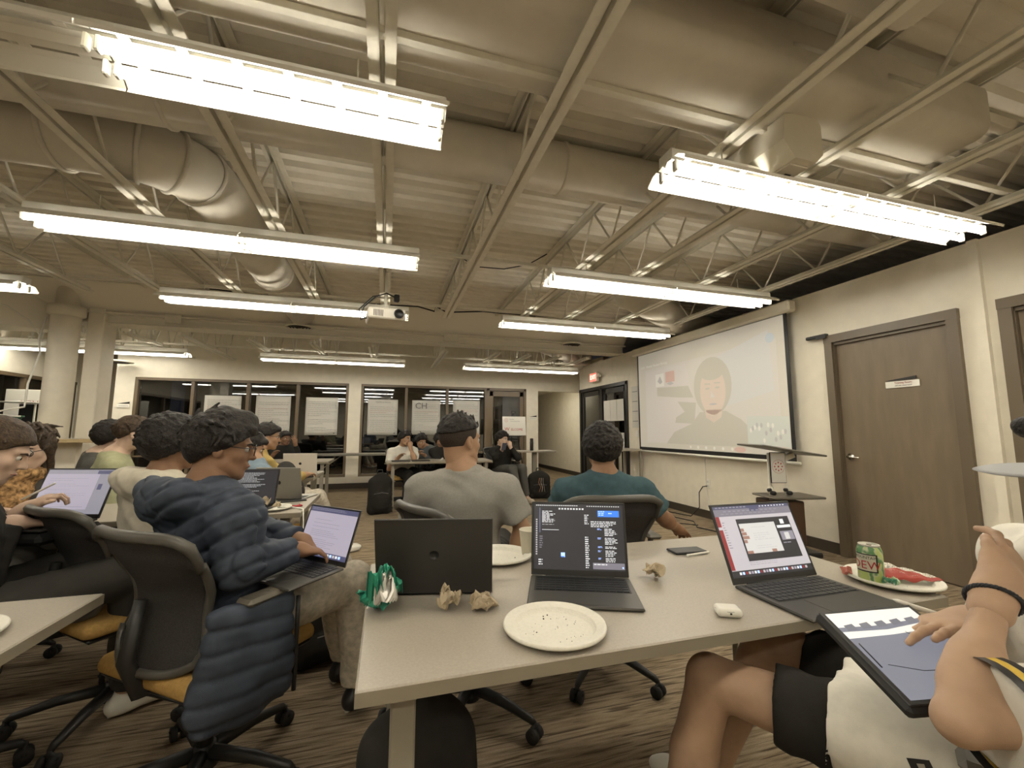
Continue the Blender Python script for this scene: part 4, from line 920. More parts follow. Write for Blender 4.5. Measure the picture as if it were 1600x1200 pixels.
def make_chair(seatm, h_seat=0.47, arms=True):
    t = thing('office_chair', '', 'chair', (0, 0, 0)); h0 = h_seat
    b = MB().lathe([(0.0, .13), (.034, .13), (.034, .09), (.045, .085), (.045, .06), (0, .06)], (0, 0, 0), 18).build('base_hub', M['chairblk'], t)
    for k in range(5):
        a = 2 * PI * k / 5 + .3; c, s = math.cos(a), math.sin(a)
        l = MB().tube([(c * .03, s * .03, .105), (c * .18, s * .18, .098), (c * .31, s * .31, .075), (c * .325, s * .325, .065)], [.024, .020, .015, .011], 8, flat=1.0).build('base_arm', M['chairblk'], t)
        q = MB(); px, py = c * .325, s * .325
        for d in (-1, 1): q.cyl((px - s * d * .008, py + c * d * .008, .027), (px - s * d * .026, py + c * d * .026, .027), .027, n=14)
        q.cyl((px, py, .03), (px, py, .07), .009, n=8).tube([(px - s * .028, py + c * .028, .035), (px - s * .0, py + c * .0, .064), (px + s * .028, py - c * .028, .035)], .008, 6); q.build('caster', M['blackrub'], l)
    MB().cyl((0, 0, .12), (0, 0, h0 - .16), .026, n=14).cyl((0, 0, h0 - .17), (0, 0, h0 - .07), .016, n=12).build('gas_lift', M['chairblk'], t)
    MB().box((0, -.02, h0 - .075), (.17, .26, .05), bev=.015).box((.12, .02, h0 - .07), (.12, .012, .012)).build('mechanism', M['chairblk'], t)
    F = Field((-.29, -.29, h0 - .09), (.29, .29, h0 + .04), .010); F.boxr((0, .01, h0 - .025), (.245, .235, .034), r=.033, k=0); F.ell((0, .01, h0 + .01), (.2, .19, .022), k=.03); F.cut((0, 0, h0 - .045), (0, 0, -1))
    np_mesh('seat', [F.mesh_data()], seatm, t); MB().box((0, .01, h0 - .055), (.46, .44, .018), bev=.008).build('seat_pan', M['chairblk'], t)
    def wid(v): return .235 * (1 - .0 * v) * (1 - .24 * math.exp(-((v - .38) / .28) ** 2)) * (1 - .16 * max(0, (.18 - v) / .18) ** 2)
    def bk(u, v):
        uu = 2 * u - 1; z = h0 + .01 + .42 * v; yy = -.235 + .035 * math.sin(PI * min(1, v / .8)) - .055 * max(0, v - .55) / .45 - .015 * max(0, (v - .9) / .1)
        return (uu * wid(v), yy + .055 * uu * uu, z + (-.030 * abs(uu) ** 6 if v > .8 else 0) + (.03 * abs(uu) ** 4 if v < .12 else 0))
    MB().grid(bk, 15, 22).build('backrest_mesh', M['meshback'], t, solid=.006)
    P = [bk(i / 14, 1) for i in range(15)] + [bk(1, 1 - j / 18) for j in range(1, 19)] + [bk(1 - i / 14, 0) for i in range(1, 15)] + [bk(0, j / 18) for j in range(1, 18)]
    rad = [.018 if p[2] > h0 + .38 else .014 for p in P]
    MB().tube(P, rad, 8, closed=True).build('backrest_frame', M['rim'], t)
    MB().tube([(0, -.10, h0 - .06), (0, -.22, h0 - .05), (0, -.262, h0 + .05), (0, -.235, h0 + .22)], [.03, .03, .024, .018], 8).build('back_support', M['chairblk'], t)
    if arms:
        for s in (-1, 1):
            a = MB().tube([(s * .10, .0, h0 - .06), (s * .24, -.02, h0 - .05), (s * .275, -.03, h0 + .02), (s * .275, -.04, h0 + .19)], [.016, .018, .017, .015], 8).build('armrest', M['chairblk'], t)
            MB().box((s * .275, .02, h0 + .20), (.075, .25, .024), bev=.011).build('arm_pad', M['armpad'], a)
    return t
ch0 = make_chair(M['seat'])
def chair(x, y, face, label, first=[True]):
    c = ch0 if first[0] else copy_tree(ch0); first[0] = False
    c.location = (x, y, 0); c.rotation_euler = (0, 0, math.radians(face - 90)); c['label'] = label; c['group'] = 'mesh-backed rolling chairs'; return c

# ---------------------------------------------------------------- laptops
def laptop(hinge, yaw, tilt, w_, d_, lid, deck, label, screen=None, fullkeys=True, thick=.008, rot=None):
    """origin at the hinge line centre on the surface; user sits on the -y side; tilt = degrees the lid leans back past upright"""
    t = thing('laptop', label, 'laptop', hinge, math.radians(yaw), rot=rot)
    MB().box((0, -d_ / 2, thick / 2 + .002), (w_, d_, thick), bev=.003).build('base', deck, t)
    zt = thick + .002
    kb = MB().box((0, -d_ * .30, zt + .0003), (w_ * .90, d_ * .50, .0006)).build('keyboard', M['keywell'], t)
    k = MB(); rows = 6; cols = 14; kw = w_ * .87 / cols; kd = d_ * .48 / rows
    for r_ in range(rows):
        c = 0
        while c < cols:
            wd = 5 if (r_ == 5 and c == 4) else 1; k.box((-w_ * .435 + kw * (c + wd / 2), -d_ * .06 - kd * (r_ + .5), zt + .0015), (kw * wd - .0022, kd * (.86), .0018)); c += wd
    o = k.build('keys', M['key'], kb); o['kind'] = 'stuff'
    MB().box((0, -d_ * .76, zt + .0004), (w_ * .42, d_ * .36, .0006)).build('trackpad', lid, t)
    a = math.radians(tilt); L = d_ * .97; R = Matrix.Rotation(-a, 3, 'X')
    def S(x, y, z): return R @ Vector((x, y, z)) + Vector((0, .002, thick + .001))
    l = MB().box(S(0, .003, L / 2), (w_, .005, L), R, bev=.0024).build('lid', lid, t)
    MB().cyl((-w_ * .35, .001, thick), (w_ * .35, .001, thick), .004, n=8).build('hinge', M['key'], t)
    bz = MB().box(S(0, .0003, L / 2), (w_ - .004, .0012, L - .004), R).build('bezel', M['black'], l)
    sw, sh = w_ - .018, L - .026
    mbs = {}
    def put(mname, u0, v0, u1, v1, lift=1):
        """rectangle on the screen; u right, v down, both 0..1 seen by the user"""
        mb = mbs.setdefault(mname, MB()); x0 = -sw / 2 + sw * u0; x1 = -sw / 2 + sw * u1; z1 = L - .008 - sh * v0; z0 = L - .008 - sh * v1
        mb.box(S((x0 + x1) / 2, -.0006 - .00022 * lift, (z0 + z1) / 2), (x1 - x0, .0003, z1 - z0), R)
    if screen: screen(put)
    else: put('dark', 0, 0, 1, 1)
    for kx, mb in mbs.items():
        nm = 'screen_' + {'dark': 'background', 'white': 'page', 'text': 'text', 'tdark': 'text', 'bar': 'menu_bar'}.get(kx, 'panel'); nb = len(mb.v) // 8
        if nb > 6: mb.build(nm, SCR[kx], l)['kind'] = 'stuff'
        else:
            for b_ in range(nb): m1 = MB(); m1.add(mb.v[b_ * 8:b_ * 8 + 8], [(0, 1, 3, 2), (4, 6, 7, 5), (0, 4, 5, 1), (2, 3, 7, 6), (0, 2, 6, 4), (1, 5, 7, 3)]); m1.build(nm, SCR[kx], l)
    # round emblem on the back of the lid
    MB().lathe([(0, 0), (.014, 0), (.014, .0004)], S(0, .0056, L * .52), 16, R @ Vector((0, 1, 0))).build('emblem', M['key'], l)
    return t
def textlines(put, m, u0, v0, u1, v1, n, seed=1, lift=2, fill=.5, gap=0.0):
    r = random.Random(seed); dv = (v1 - v0) / n
    for i in range(n):
        if r.random() < gap: continue
        u = u0
        e = u0 + (u1 - u0) * r.uniform(.55, 1)
        while u < e:
            l = r.uniform(.015, .05); put(m, u, v0 + dv * i, min(u + l, e), v0 + dv * (i + fill), lift); u += l + .008
def scr_a(put):
    put('dark', 0, 0, 1, 1); r = random.Random(4)
    for i in range(22): put('text', .02 + i * .022, .015, .034 + i * .022, .028, 2)
    for i in range(15): put('text', .60 + i * .025, .02, .615 + i * .025, .032, 2)
    for i in range(9): put('text', .28 + i * .033, .06, .30 + i * .033, .085, 2)
    put('grad', .06, .06, .07, .45, 2)
    for i in range(16): put('white', .02, .24 + i * .035, .036, .262 + i * .035, 2)
    textlines(put, 'text', .09, .11, .24, .30, 9, 3); textlines(put, 'text', .09, .32, .26, .33, 1, 3); put('text', .09, .40, .28, .408, 2)
    textlines(put, 'tdark', .06, .50, .10, .70, 6, 5); textlines(put, 'text', .05, .85, .1, .95, 3, 6)
    put('lblue', .30, .745, .345, .815, 2); put('blue', .30, .80, .34, .815, 3)
    textlines(put, 'text', .57, .16, .62, .32, 6, 8); textlines(put, 'text', .57, .5, .62, .98, 15, 9)
    put('blue', .72, .09, .96, .19, 2); textlines(put, 'lblue', .73, .10, .80, .18, 3, 2, 3); put('lblue', .84, .125, .88, .14, 3)
    textlines(put, 'text', .64, .26, .97, .36, 4, 12); 
    for (a, b) in ((.37, .49), (.51, .62), (.64, .68), (.70, .80), (.81, .88)): textlines(put, 'text', .79, a, .93, b, max(2, int((b - a) / .022)), int(a * 100)); textlines(put, 'lblue', .71, a, .76, a + .03, 2, int(b * 99), 2, .4)
    put('grey', .65, .885, .99, .975, 2); put('tdark', .655, .89, .985, .97, 3); textlines(put, 'text', .66, .90, .85, .93, 1, 3, 4); put('lblue', .965, .935, .98, .96, 4)
def scr_c(put):
    put('white', 0, 0, 1, 1); put('bar', 0, 0, 1, .045, 2); put('tdark', 0, .045, 1, .15, 2); put('bar', .46, 0, .58, .09, 3)
    for i in range(9): put('grey', .03 + i * .045, .012, .06 + i * .045, .028, 3); put('text', .6 + i * .04, .015, .62 + i * .04, .03, 3)
    for i in range(12): put('grey', .12 + i * .06, .07, .155 + i * .06, .085, 3); put('grey', .08 + i * .06, .11, .12 + i * .06, .12, 3)
    put('red', 0, .15, .045, .90, 2); textlines(put, 'tdark', .06, .2, .10, .7, 14, 3, 2, .25, .3); put('white', 0, .30, .045, .34, 3)
    put('dark', .24, .20, .93, .80, 2); put('paper', .26, .27, .72, .70, 3); textlines(put, 'grey', .40, .30, .66, .66, 12, 3, 4, .08, .3)
    for i in range(4): put('hand', .26, .34 + i * .055, .30 + .02 * (i % 3), .385 + i * .055, 4)
    put('hand', .26, .66, .33, .70, 4); put('hand', .57, .66, .63, .70, 4)
    put('grey', .75, .42, .92, .55, 3); put('paper', .80, .44, .86, .54, 4); put('text', .74, .33, .92, .37, 3); put('text', .80, .24, .85, .31, 3); textlines(put, 'grey', .75, .58, .86, .61, 1, 5, 3)
    textlines(put, 'tdark', .24, .82, .8, .87, 2, 7, 2, .15); put('dark', 0, .91, 1, 1, 2); 
    for i in range(24): put(('text', 'lblue', 'red', 'white', 'purple')[i % 5], .08 + i * .036, .93, .105 + i * .036, .965, 3)
def scr_doc(seed):
    def f(put):
        put('purple', 0, 0, 1, 1); put('bar', 0, 0, 1, .10, 2); textlines(put, 'grey', .03, .02, .9, .08, 2, seed, 3, .3)
        textlines(put, 'tdark', .15, .18, .75, .85, 18, seed + 1, 2, .18, .25); put('bar', 0, .90, 1, 1, 2)
        for i in range(14): put(('text', 'lblue', 'white')[i % 3], .1 + i * .058, .92, .14 + i * .058, .97, 3)
    return f
def scr_code(put):
    put('dark', 0, 0, 1, 1); textlines(put, 'text', .08, .08, .8, .86, 20, 6, 2, .22, .1); put('text', .4, .93, .6, .96, 2)
def scr_map(put):
    put('grey', 0, 0, 1, 1); put('purple', .0, .10, .78, .9, 2); textlines(put, 'grey', .08, .2, .7, .8, 14, 5, 3, .15, .2); put('bar', .74, .02, .99, .10, 3); put('bar', .82, .33, .88, .46, 3); put('tdark', .15, .84, .72, .846, 3)
lapA = laptop((.615, 1.305, .74), -22, 14, .315, .240, M['sgrey'], M['sgrey'], 'dark open laptop with a dark screen at the middle of the foreground table', scr_a)
lapB = laptop((.150, 1.305, .74), 167, 14, .335, .235, M['dgrey'], M['sgrey'], 'black laptop turned away so only its dark lid shows, left end of the foreground table', scr_code)
lapC = laptop((1.205, 1.10, .74), 0, 22, .34, .25, M['dgrey'], M['dgrey'], 'dark open laptop with a bright white page at the right of the foreground table', scr_c)

# ---------------------------------------------------------------- tableware
M['pulp'] = mat('paper_plate', (0.74, 0.71, 0.62), 0.8, noise=.03, nscale=120, bump=.2, bscale=250)
def plate(x, y, z, label, r=.125, crumbs=0, seed=1, tilt=(0, 0)):
    t = thing('paper_plate', label, 'plate', (x, y, z), group='round paper plates', rot=(tilt[0], tilt[1], 0))
    pr = [(0, .002), (r * .72, .002), (r * .745, .003), (r * .79, .0125), (r * .81, .0145), (r * .93, .0165), (r * .96, .019), (r * .985, .019), (r, .014), (r * .99, .011), (r * .93, .014), (r * .84, .010), (r * .76, .001), (r * .7, 0), (0, 0)]
    MB().lathe(pr, (0, 0, 0), 48).build('dish', M['pulp'], t)
    if crumbs:
        rr = random.Random(seed); mb = MB()
        for _ in range(crumbs):
            a = rr.uniform(0, 2 * PI); q = r * .62 * math.sqrt(rr.random()); s = rr.uniform(.0004, .0011) * (2.2 if rr.random() < .12 else 1); mb.box((q * math.cos(a), q * math.sin(a), .003), (s * 1.6, s, s), Matrix.Rotation(a, 3, 'Z'))
        o = mb.build('crumbs', M['base'], t); o['kind'] = 'stuff'
    return t
plate(.405, 1.005, .74, 'empty paper plate with crumbs, front of the foreground table', crumbs=34)
plate(.42, 1.60, .74, 'paper plate half hidden behind the black laptop lid', crumbs=12, seed=5)
plate(1.565, 1.005, .742, 'paper plate under the soda can, overhanging the right end of the table', crumbs=14, seed=9)
plate(-.97, 1.32, .74, 'paper plate cut by the left edge of the picture', crumbs=4, seed=3)
plate(-.66, 2.92, .74, 'paper plate heaped with food scraps and crumpled paper on the table behind the navy jacket', crumbs=10, r=.115)
M['napkin'] = mat('brown_napkin', (0.47, 0.385, 0.265), 0.9, noise=.06, nscale=60, bump=.4, bscale=500)
def crumple(name, x, y, z, s, seed, m, label, cat='napkin', group=None, flat=.62, parent=None, ext=1.0):
    r = random.Random(seed); n = 22; ph = [(r.uniform(0, 9), r.uniform(.8, 2.2), r.uniform(-1, 1), r.uniform(-1, 1)) for _ in range(9)]
    def fn(u, v):
        U = u * 2 - 1; V = v * 2 - 1; X = Y = 0.0; Z = 0.0
        for i, (p, f_, a, b) in enumerate(ph):
            w_ = abs(((U * a + V * b) * f_ * 1.7 + p) % 2 - 1) * 2 - 1
            if i % 3 == 0: X += w_ * .42
            elif i % 3 == 1: Y += w_ * .42
            else: Z += w_ * .42
        k = 1 - .25 * (U * U + V * V)
        return (s * (U * .75 * ext + X * .55) * k, s * (V * .75 + Y * .55) * k, s * (Z * flat))
    mb = MB().grid(fn, n, n, smooth=False); zs = min(v[2] for v in mb.v); mb.v = [(a, b, c - zs + .001) for a, b, c in mb.v]
    o = mb.build(name, m, parent, loc=(x, y, z), solid=.0008); 
    if parent is None: tag(o, label, cat, group)
    return o
G2 = 'crumpled brown napkins on the foreground table'
crumple('napkin', .175, 1.19, .74, .046, 3, M['napkin'], 'crumpled brown napkin in front of the black laptop lid, nearer its middle', group=G2)
crumple('napkin', .262, 1.165, .74, .046, 8, M['napkin'], 'crumpled brown napkin at the right corner of the black laptop lid', group=G2)
crumple('napkin', .850, 1.24, .74, .042, 12, M['napkin'], 'crumpled brown napkin lying alone between the two open laptops', group=G2)
M['foil'] = mat('foil_wrapper', (0.62, 0.60, 0.55), 0.3, metal=.4); M['greenw'] = mat('green_wrapper', (0.03, 0.27, 0.17), 0.4)
t = thing('snack_wrapper', 'crumpled green and silver snack wrapper at the left end of the table', 'wrapper', (.005, 1.235, .74)); crumple('wrapper_back', 0, 0, .012, .055, 21, M['greenw'], None, parent=t, flat=1.1, ext=1.0); crumple('wrapper_foil', .0, -.014, .016, .044, 25, M['foil'], None, parent=t, flat=1.1)
crumple('wrapper_fold', -.015, .01, .0, .055, 28, M['greenw'], None, parent=t, flat=.5)
# can
def can_bend(r):
    def f(co):
        a = co.x / r; rr = r + co.z + .0003; return Vector((rr * math.sin(a), -rr * math.cos(a), co.y))
    return f
def soda_can(x, y, z, label, main, words=True, yaw=0.0, body2=None):
    t = thing('soda_can', label, 'can', (x, y, z), yaw); R = .033
    MB().lathe([(0, .006), (.022, .002), (.026, 0), (.030, .006), (R, .014), (R, .098), (.030, .108), (.027, .114), (.027, .117), (.0255, .117), (.025, .113), (0, .113)], (0, 0, 0), 36).build('body', main, t)
    MB().lathe([(.0275, .113), (.0282, .116), (.0275, .118), (.0255, .117), (.025, .1135), (0, .1135)], (0, 0, 0), 32).build('lid', M['silver'], t)
    MB().tube([(-.004, -.002, .1155), (.004, -.002, .1155), (.006, -.014, .1155), (-.006, -.014, .1155)], .0016, 6, closed=True).box((0, .008, .1140), (.013, .014, .001)).build('pull_tab', M['chrome'], t)
    return t
def canmat(name, cols):
    m = mat(name, cols[0], .3, spec=.6); nt = m.node_tree; b = nt.nodes['Principled BSDF']; tc = nt.nodes.new('ShaderNodeTexCoord'); n = nt.nodes.new('ShaderNodeTexWave'); n.inputs['Scale'].default_value = 9; n.inputs['Distortion'].default_value = 9; n.inputs['Detail'].default_value = 2; n.inputs['Detail Scale'].default_value = 2.5; n.bands_direction = 'DIAGONAL'
    cr = nt.nodes.new('ShaderNodeValToRGB'); e = cr.color_ramp.elements; e[0].position = .2; e[0].color = (*cols[0], 1); e[1].position = .85; e[1].color = (*cols[1], 1); x = e.new(.5); x.color = (*cols[2], 1)
    nt.links.new(tc.outputs['Object'], n.inputs[0]); nt.links.new(n.outputs[0], cr.inputs[0]); nt.links.new(cr.outputs[0], b.inputs['Base Color']); return m
t = soda_can(1.475, 1.005, .747, 'soda can with a red and black word mark standing on the right plate', canmat('can_print', ((0.10, 0.24, 0.09), (0.42, 0.52, 0.16), (0.50, 0.50, 0.33))), yaw=math.radians(-58))
R = .0335; blk = M['black']; lab_w = mat('can_label', (0.55, 0.52, 0.40), .35); lab_r = mat('can_red', (0.40, 0.02, 0.03), .35)
def patch(m, name, a0, a1, z0, z1, r_): MB().grid(lambda u, v: (r_ * math.sin(a0 + (a1 - a0) * u), -r_ * math.cos(a0 + (a1 - a0) * u), z0 + (z1 - z0) * v), 12, 2).build(name, m, t)
patch(blk, 'label_border', -1.25, .62, .038, .092, .0332); patch(lab_w, 'label_panel', -1.22, .48, .042, .089, .0335)
text_obj('MOUNTAIN', .0115, blk, t, M=None, bend=can_bend(.0338), ext=.0001); KIDS[t.name][-1].location = (0, 0, .081)
text_obj('DEW', .034, lab_r, t, M=None, bend=can_bend(.0338), ext=.0001); KIDS[t.name][-1].location = (0, 0, .058)
for k_ in KIDS[t.name][-2:]: k_.rotation_euler = (0, 0, -.30)
crumple('wrapper_corner', 1.478, .955, .757, .024, 31, canmat('green_bag', ((0.08, .3, .18), (.4, .5, .3), (.12, .2, .1))), 'small green crumpled chip bag in front of the soda can', 'wrapper')
t = soda_can(1.52, 1.33, .74, 'green soda can behind the right laptop screen', canmat('can_green', ((0.10, 0.42, 0.08), (0.30, 0.62, 0.14), (0.13, 0.48, 0.10))), yaw=2)
t = thing('chip_bag', 'red and white chip bag lying on the plate behind the soda can', 'bag', (1.60, .985, .753), math.radians(-35))
rb = mat('bag_red', (.40, .05, .035), .35); wb = mat('bag_print', (.60, .56, .48), .4, noise=.5, nscale=240)
def bagsurf(u, v): x = -.085 + .17 * u; w_ = .05 * (1 - .75 * u); return (x, (v - .5) * 2 * w_, .004 + .045 * (1 - u * .9) * math.sin(PI * v) ** .7 + .003 * math.sin(21 * u + 5 * v) + .003 * math.sin(33 * v + 9 * u))
MB().grid(bagsurf, 26, 16).build('bag_body', wb, t, solid=.0008); MB().grid(lambda u, v: tuple(Vector(bagsurf(u, v * .30)) + Vector((0, -.0006, .0008))), 26, 6).build('bag_stripe', rb, t, solid=.0006)
crumple('napkin', 1.455, 1.065, .752, .02, 52, mat('napkin_red', (.55, .2, .15), .7), 'small orange and red wrapper scrap behind the soda can', 'wrapper')
# earphone case, cup, pen
F = Field((-.05, -.04, -.01), (.05, .04, .05), .0025); F.boxr((0, 0, .0115), (.032, .025, .0115), r=.0112, k=0); md = F.mesh_data()
t = thing('earphone_case', 'small white rounded earphone case near the front table edge', 'case', (.873, .955, .74), math.radians(-25)); np_mesh('shell', [md], mat('glossy_white', (.78, .76, .68), .2), t); MB().box((0, -.0253, .0125), (.005, .001, .004)).build('latch', M['black'], t)
MB().tube([(.031 * math.cos(a), .0245 * math.sin(a), .0165) for a in [2 * PI * i / 24 for i in range(24)]], .0006, 4, closed=True).build('seam', M['ink'], t)
t = thing('paper_cup', 'white paper cup behind the left edge of the dark-screen laptop', 'cup', (.545, 1.60, .74)); MB().lathe([(0, .003), (.028, .003), (.028, 0), (.030, 0), (.041, .095), (.043, .097), (.041, .099), (.039, .095), (.029, .006), (0, .006)], (0, 0, 0), 28).build('cup', mat('cup_paper', (.62, .58, .47), .6), t)
t = thing('stylus', 'white pen lying behind the right laptop', 'pen', (1.17, 1.42, .746), math.radians(8)); MB().tube([(-.06, 0, 0), (-.052, 0, 0), (.06, 0, 0)], [.001, .0042, .0042], 10).build('barrel', M['white'], t)
t = thing('phone', 'black phone lying behind the right laptop', 'phone', (1.16, 1.47, .746), math.radians(-4)); MB().box((0, 0, 0), (.14, .07, .008), bev=.003).build('body', M['black'], t)

laptop((-.815, 3.02, .74), -12, 12, .33, .235, M['sgrey'], M['sgrey'], 'laptop with dark code on its screen beyond the navy jacket', scr_code)
laptop((-.69, 3.30, .74), 162, 10, .31, .225, M['silver'], M['silver'], 'taupe lid of a laptop turned away, behind the laptop with dark code', scr_code)
laptop((-.865, 4.98, .74), 176, 9, .33, .235, M['lidcream'], M['silver'], 'pale laptop lid standing open on the table of the mustard sweater', scr_doc(9))
# ================================================================ people and their chairs
C_ = dict(navy=fabric('navy_quilted_nylon', (0.052, 0.062, 0.083), .6, noise=.12, nscale=14, bump=.2), grey=fabric('grey_marl_cotton', (0.29, 0.275, 0.245), noise=.05, nscale=110), teal=fabric('teal_cotton', (0.055, 0.098, 0.112), noise=.1, nscale=30),
          cream=fabric('cream_fleece', (0.62, 0.57, 0.46), noise=.05), green=fabric('sage_sweat', (0.36, 0.36, 0.22)), black=fabric('black_cotton', (0.028, 0.026, 0.023)), mustard=fabric('mustard_wool', (0.43, 0.31, 0.11)), denim=fabric('light_denim', (0.20, 0.26, 0.31)),
          white=fabric('white_cotton', (0.72, 0.69, 0.61)), khaki=fabric('striped_linen', (0.50, 0.45, 0.36), noise=.18, nscale=40, stretch=(1, 1, 1)), dark=fabric('charcoal_twill', (0.045, 0.042, 0.037)), scarf=fabric('scarf_weave', (0.40, 0.24, 0.11), noise=.6, nscale=55), greyj=fabric('charcoal_jacket', (0.10, 0.095, 0.085)), slate=fabric('slate_cotton', (0.14, 0.16, 0.165)))
def D(a): return np.array([math.cos(math.radians(a)), math.sin(math.radians(a)), 0.0])
# ---- P1 navy puffer jacket
chair(-.575, 1.84, 52, 'rolling chair with orange seat under the man in the navy puffer jacket')
p1, i1 = person('man in a navy quilted puffer jacket and glasses typing on a laptop on his lap', (-.56, 1.87, .54), 42, (-.635, 1.84, .995), (-.600, 1.875, 1.150), 14, -8, knees={'L': (-.22, 2.20, .575), 'R': (-.12, 2.03, .57)}, feet={'L': (-.17, 2.36, .10), 'R': (-.09, 2.12, .10)},
    EW={'L': ((-.52, 2.09, .78), (-.325, 1.98, .765)), 'R': ((-.46, 1.66, .775), (-.315, 1.83, .765))},
    skin_='brown', hair='messy', top=C_['navy'], top_kind='jacket', bottom=C_['khaki'], shoe=M['black'], h=.009, hh=.005, quilt=True, hood=True, bulk=1.16, pouf=.016, glasses=True, fine=True, folds=1.2, hs=1.02, shoulder=.205,
    handspec={'L': dict(d=(.8, -.3, -.25), n=(0, 0, 1), curl=(25, 30, 20)), 'R': dict(d=(.75, .45, -.22), n=(0, 0, 1), curl=(22, 30, 20))})
# jacket skirt hanging beside the seat
Q = Field((-.75, 1.35, .22), (-.1, 1.95, .85), .008); f_ = D(42); r_ = D(-48); c0 = np.array([-.60, 1.80, 0]) + r_ * .265; FR = np.stack([f_, r_, np.array([0, 0, 1.0])], 1)
Q.boxr(c0 + f_ * .03 + np.array([0, 0, .50]), (.14, .034, .18), FR, r=.03, k=0).ell(c0 - f_ * .0 + np.array([0, 0, .42]), (.15, .045, .11), FR, k=.05)
Q.noise(.010, 14).seams((0, 0, 0), (0, 0, 1), .065, .009, .009, f_, .1).wave(.006, .12, f_ + np.array([0, 0, .3]), .4, 5); md = Q.mesh_data(); np_mesh('jacket_skirt', [(md[0] - i1['org'], md[1])], C_['navy'], p1)
MB().tube([tuple(c0 + f_ * .175 + r_ * .02 + np.array([0, 0, z]) - i1['org']) for z in (.64, .55, .45, .37, .33)], .008, 6).build('zip_edge', M['black'], p1)
laptop((-.245, 1.885, .69), 0, 22, .31, .22, M['sgrey'], M['sgrey'], 'open laptop with a pale document on the lap of the man in the navy jacket', scr_doc(3), rot=(math.radians(3), 0, math.radians(-46)))
# ---- P11 grey T-shirt
chair(.385, 1.95, 24, 'rolling chair behind the man in the grey T-shirt')
person('man in a grey T-shirt seen from behind, head turned right', (.40, 2.10, .54), 74, (.355, 2.03, 1.010), (.345, 2.05, 1.165), 30, 0, handL=(.20, 2.42, .62), EW={'R': ((.63, 1.97, .76), (.60, 2.02, .52))}, skin_='tan', hair='fade', top=C_['grey'], bottom=C_['dark'], shoe=M['black'], h=.009, hh=.005, bulk=1.10, sleeve_cut=.78, hs=1.05, shoulder=.20, knees={'L': (.36, 2.55, .56), 'R': (.66, 2.50, .56)}, feet={'L': (.36, 2.62, .1), 'R': (.72, 2.6, .1)})
# ---- P12 teal T-shirt
chair(1.10, 2.10, 80, 'rolling chair behind the man in the teal T-shirt')
person('curly-haired man in a teal T-shirt seen from behind', (1.13, 2.14, .54), 78, (1.13, 2.07, .965), (1.135, 2.10, 1.115), 66, -4, handL=(1.0, 2.55, .62), EW={'R': ((1.44, 2.02, .76), (1.62, 2.12, .66))}, skin_='brown', hair='curly', top=C_['teal'], bottom=C_['dark'], shoe=M['black'], h=.009, hh=.005, bulk=1.12, sleeve_cut=.80, hs=1.0, shoulder=.205)
# ---- P2 cream hoodie
chair(-1.10, 2.38, 50, 'rolling chair of the curly-haired person in the cream hoodie')
person('person with curly black hair in a cream hoodie behind the navy jacket', (-1.01, 2.42, .55), 50, (-1.00, 2.38, .985), (-.975, 2.41, 1.145), 50, 0, handL=(-1.05, 2.85, .78), handR=(-.80, 2.62, .78), skin_='brown', hair='curly', top=C_['cream'], top_kind='long', hood=True, bottom=C_['dark'], shoe=M['black'], h=.010, hh=.006, bulk=1.02, pouf=.004, hs=1.02, shoulder=.18)
# ---- P3 sage sweatshirt, far side of the same table
chair(-1.98, 3.78, 20, 'rolling chair of the person in the sage sweatshirt')
person('short-haired man in a sage green sweatshirt beside the cream hoodie', (-1.86, 3.74, .54), 25, (-1.86, 3.72, 1.03), (-1.76, 3.74, 1.19), 22, 0, skin_='fair', hair='short', hairm=HAIRB, top=C_['green'], top_kind='long', bottom=C_['dark'], shoe=M['black'], h=.013, hh=.007, bulk=1.1, handL=(-1.5, 3.9, .78), handR=(-1.5, 3.6, .78))
person('person with dark hair almost hidden behind the man in sage', (-2.22, 4.25, .54), 25, (-2.22, 4.20, 1.0), (-2.13, 4.22, 1.155), 40, 0, skin_='fair', hair='curly', top=C_['greyj'], top_kind='long', bottom=C_['dark'], shoe=M['black'], h=.014, hh=.008, handL=(-1.8, 4.5, .78), handR=(-1.85, 4.25, .78), hs=.95)
chair(-2.30, 4.22, 25, 'rolling chair of the dark-haired person almost hidden behind the man in sage')
# ---- P6 mustard sweater, P6b denim shirt
chair(-1.26, 4.36, 30, 'rolling chair under the man in the mustard sweater')
person('man in a mustard sweater and glasses sitting before the silver laptop', (-1.12, 4.38, .54), 32, (-1.13, 4.38, 1.0), (-1.06, 4.43, 1.155), 14, -8, skin_='tan', hair='short', hairm=HAIRM, top=C_['mustard'], top_kind='long', bottom=C_['khaki'], shoe=M['white'], glasses=True, h=.012, hh=.006, bulk=1.12, handL=(-.98, 4.85, .78), handR=(-.76, 4.62, .78), knees={'L': (-.76, 4.66, .58), 'R': (-.62, 4.46, .58)}, feet={'L': (-.52, 4.95, .09), 'R': (-.40, 4.62, .09)})
person('person in a light denim shirt between the navy jacket and mustard sweater', (-1.02, 3.85, .54), 35, (-1.0, 3.80, .96), (-1.04, 3.84, 1.08), 20, -25, skin_='tan', hair='short', top=C_['denim'], top_kind='long', bottom=C_['khaki'], shoe=M['white'], h=.013, hh=.007, handL=(-.9, 4.15, .70), handR=(-.75, 3.9, .72), bulk=1.1)
Q = Field((-1.15, 3.75, .5), (-.5, 4.45, 1.1), .011); Q.ell((-.83, 4.12, .80), (.10, .13, .15), k=0).ell((-.78, 4.14, .68), (.11, .13, .12), k=.05).noise(.012, 12).wave(.012, .08, (1, .3, .5), .8)
tag(np_mesh('draped_jacket', [Q.mesh_data()], C_['dark']), 'dark jacket bundled over a chair back beside the mustard sweater', 'jacket')
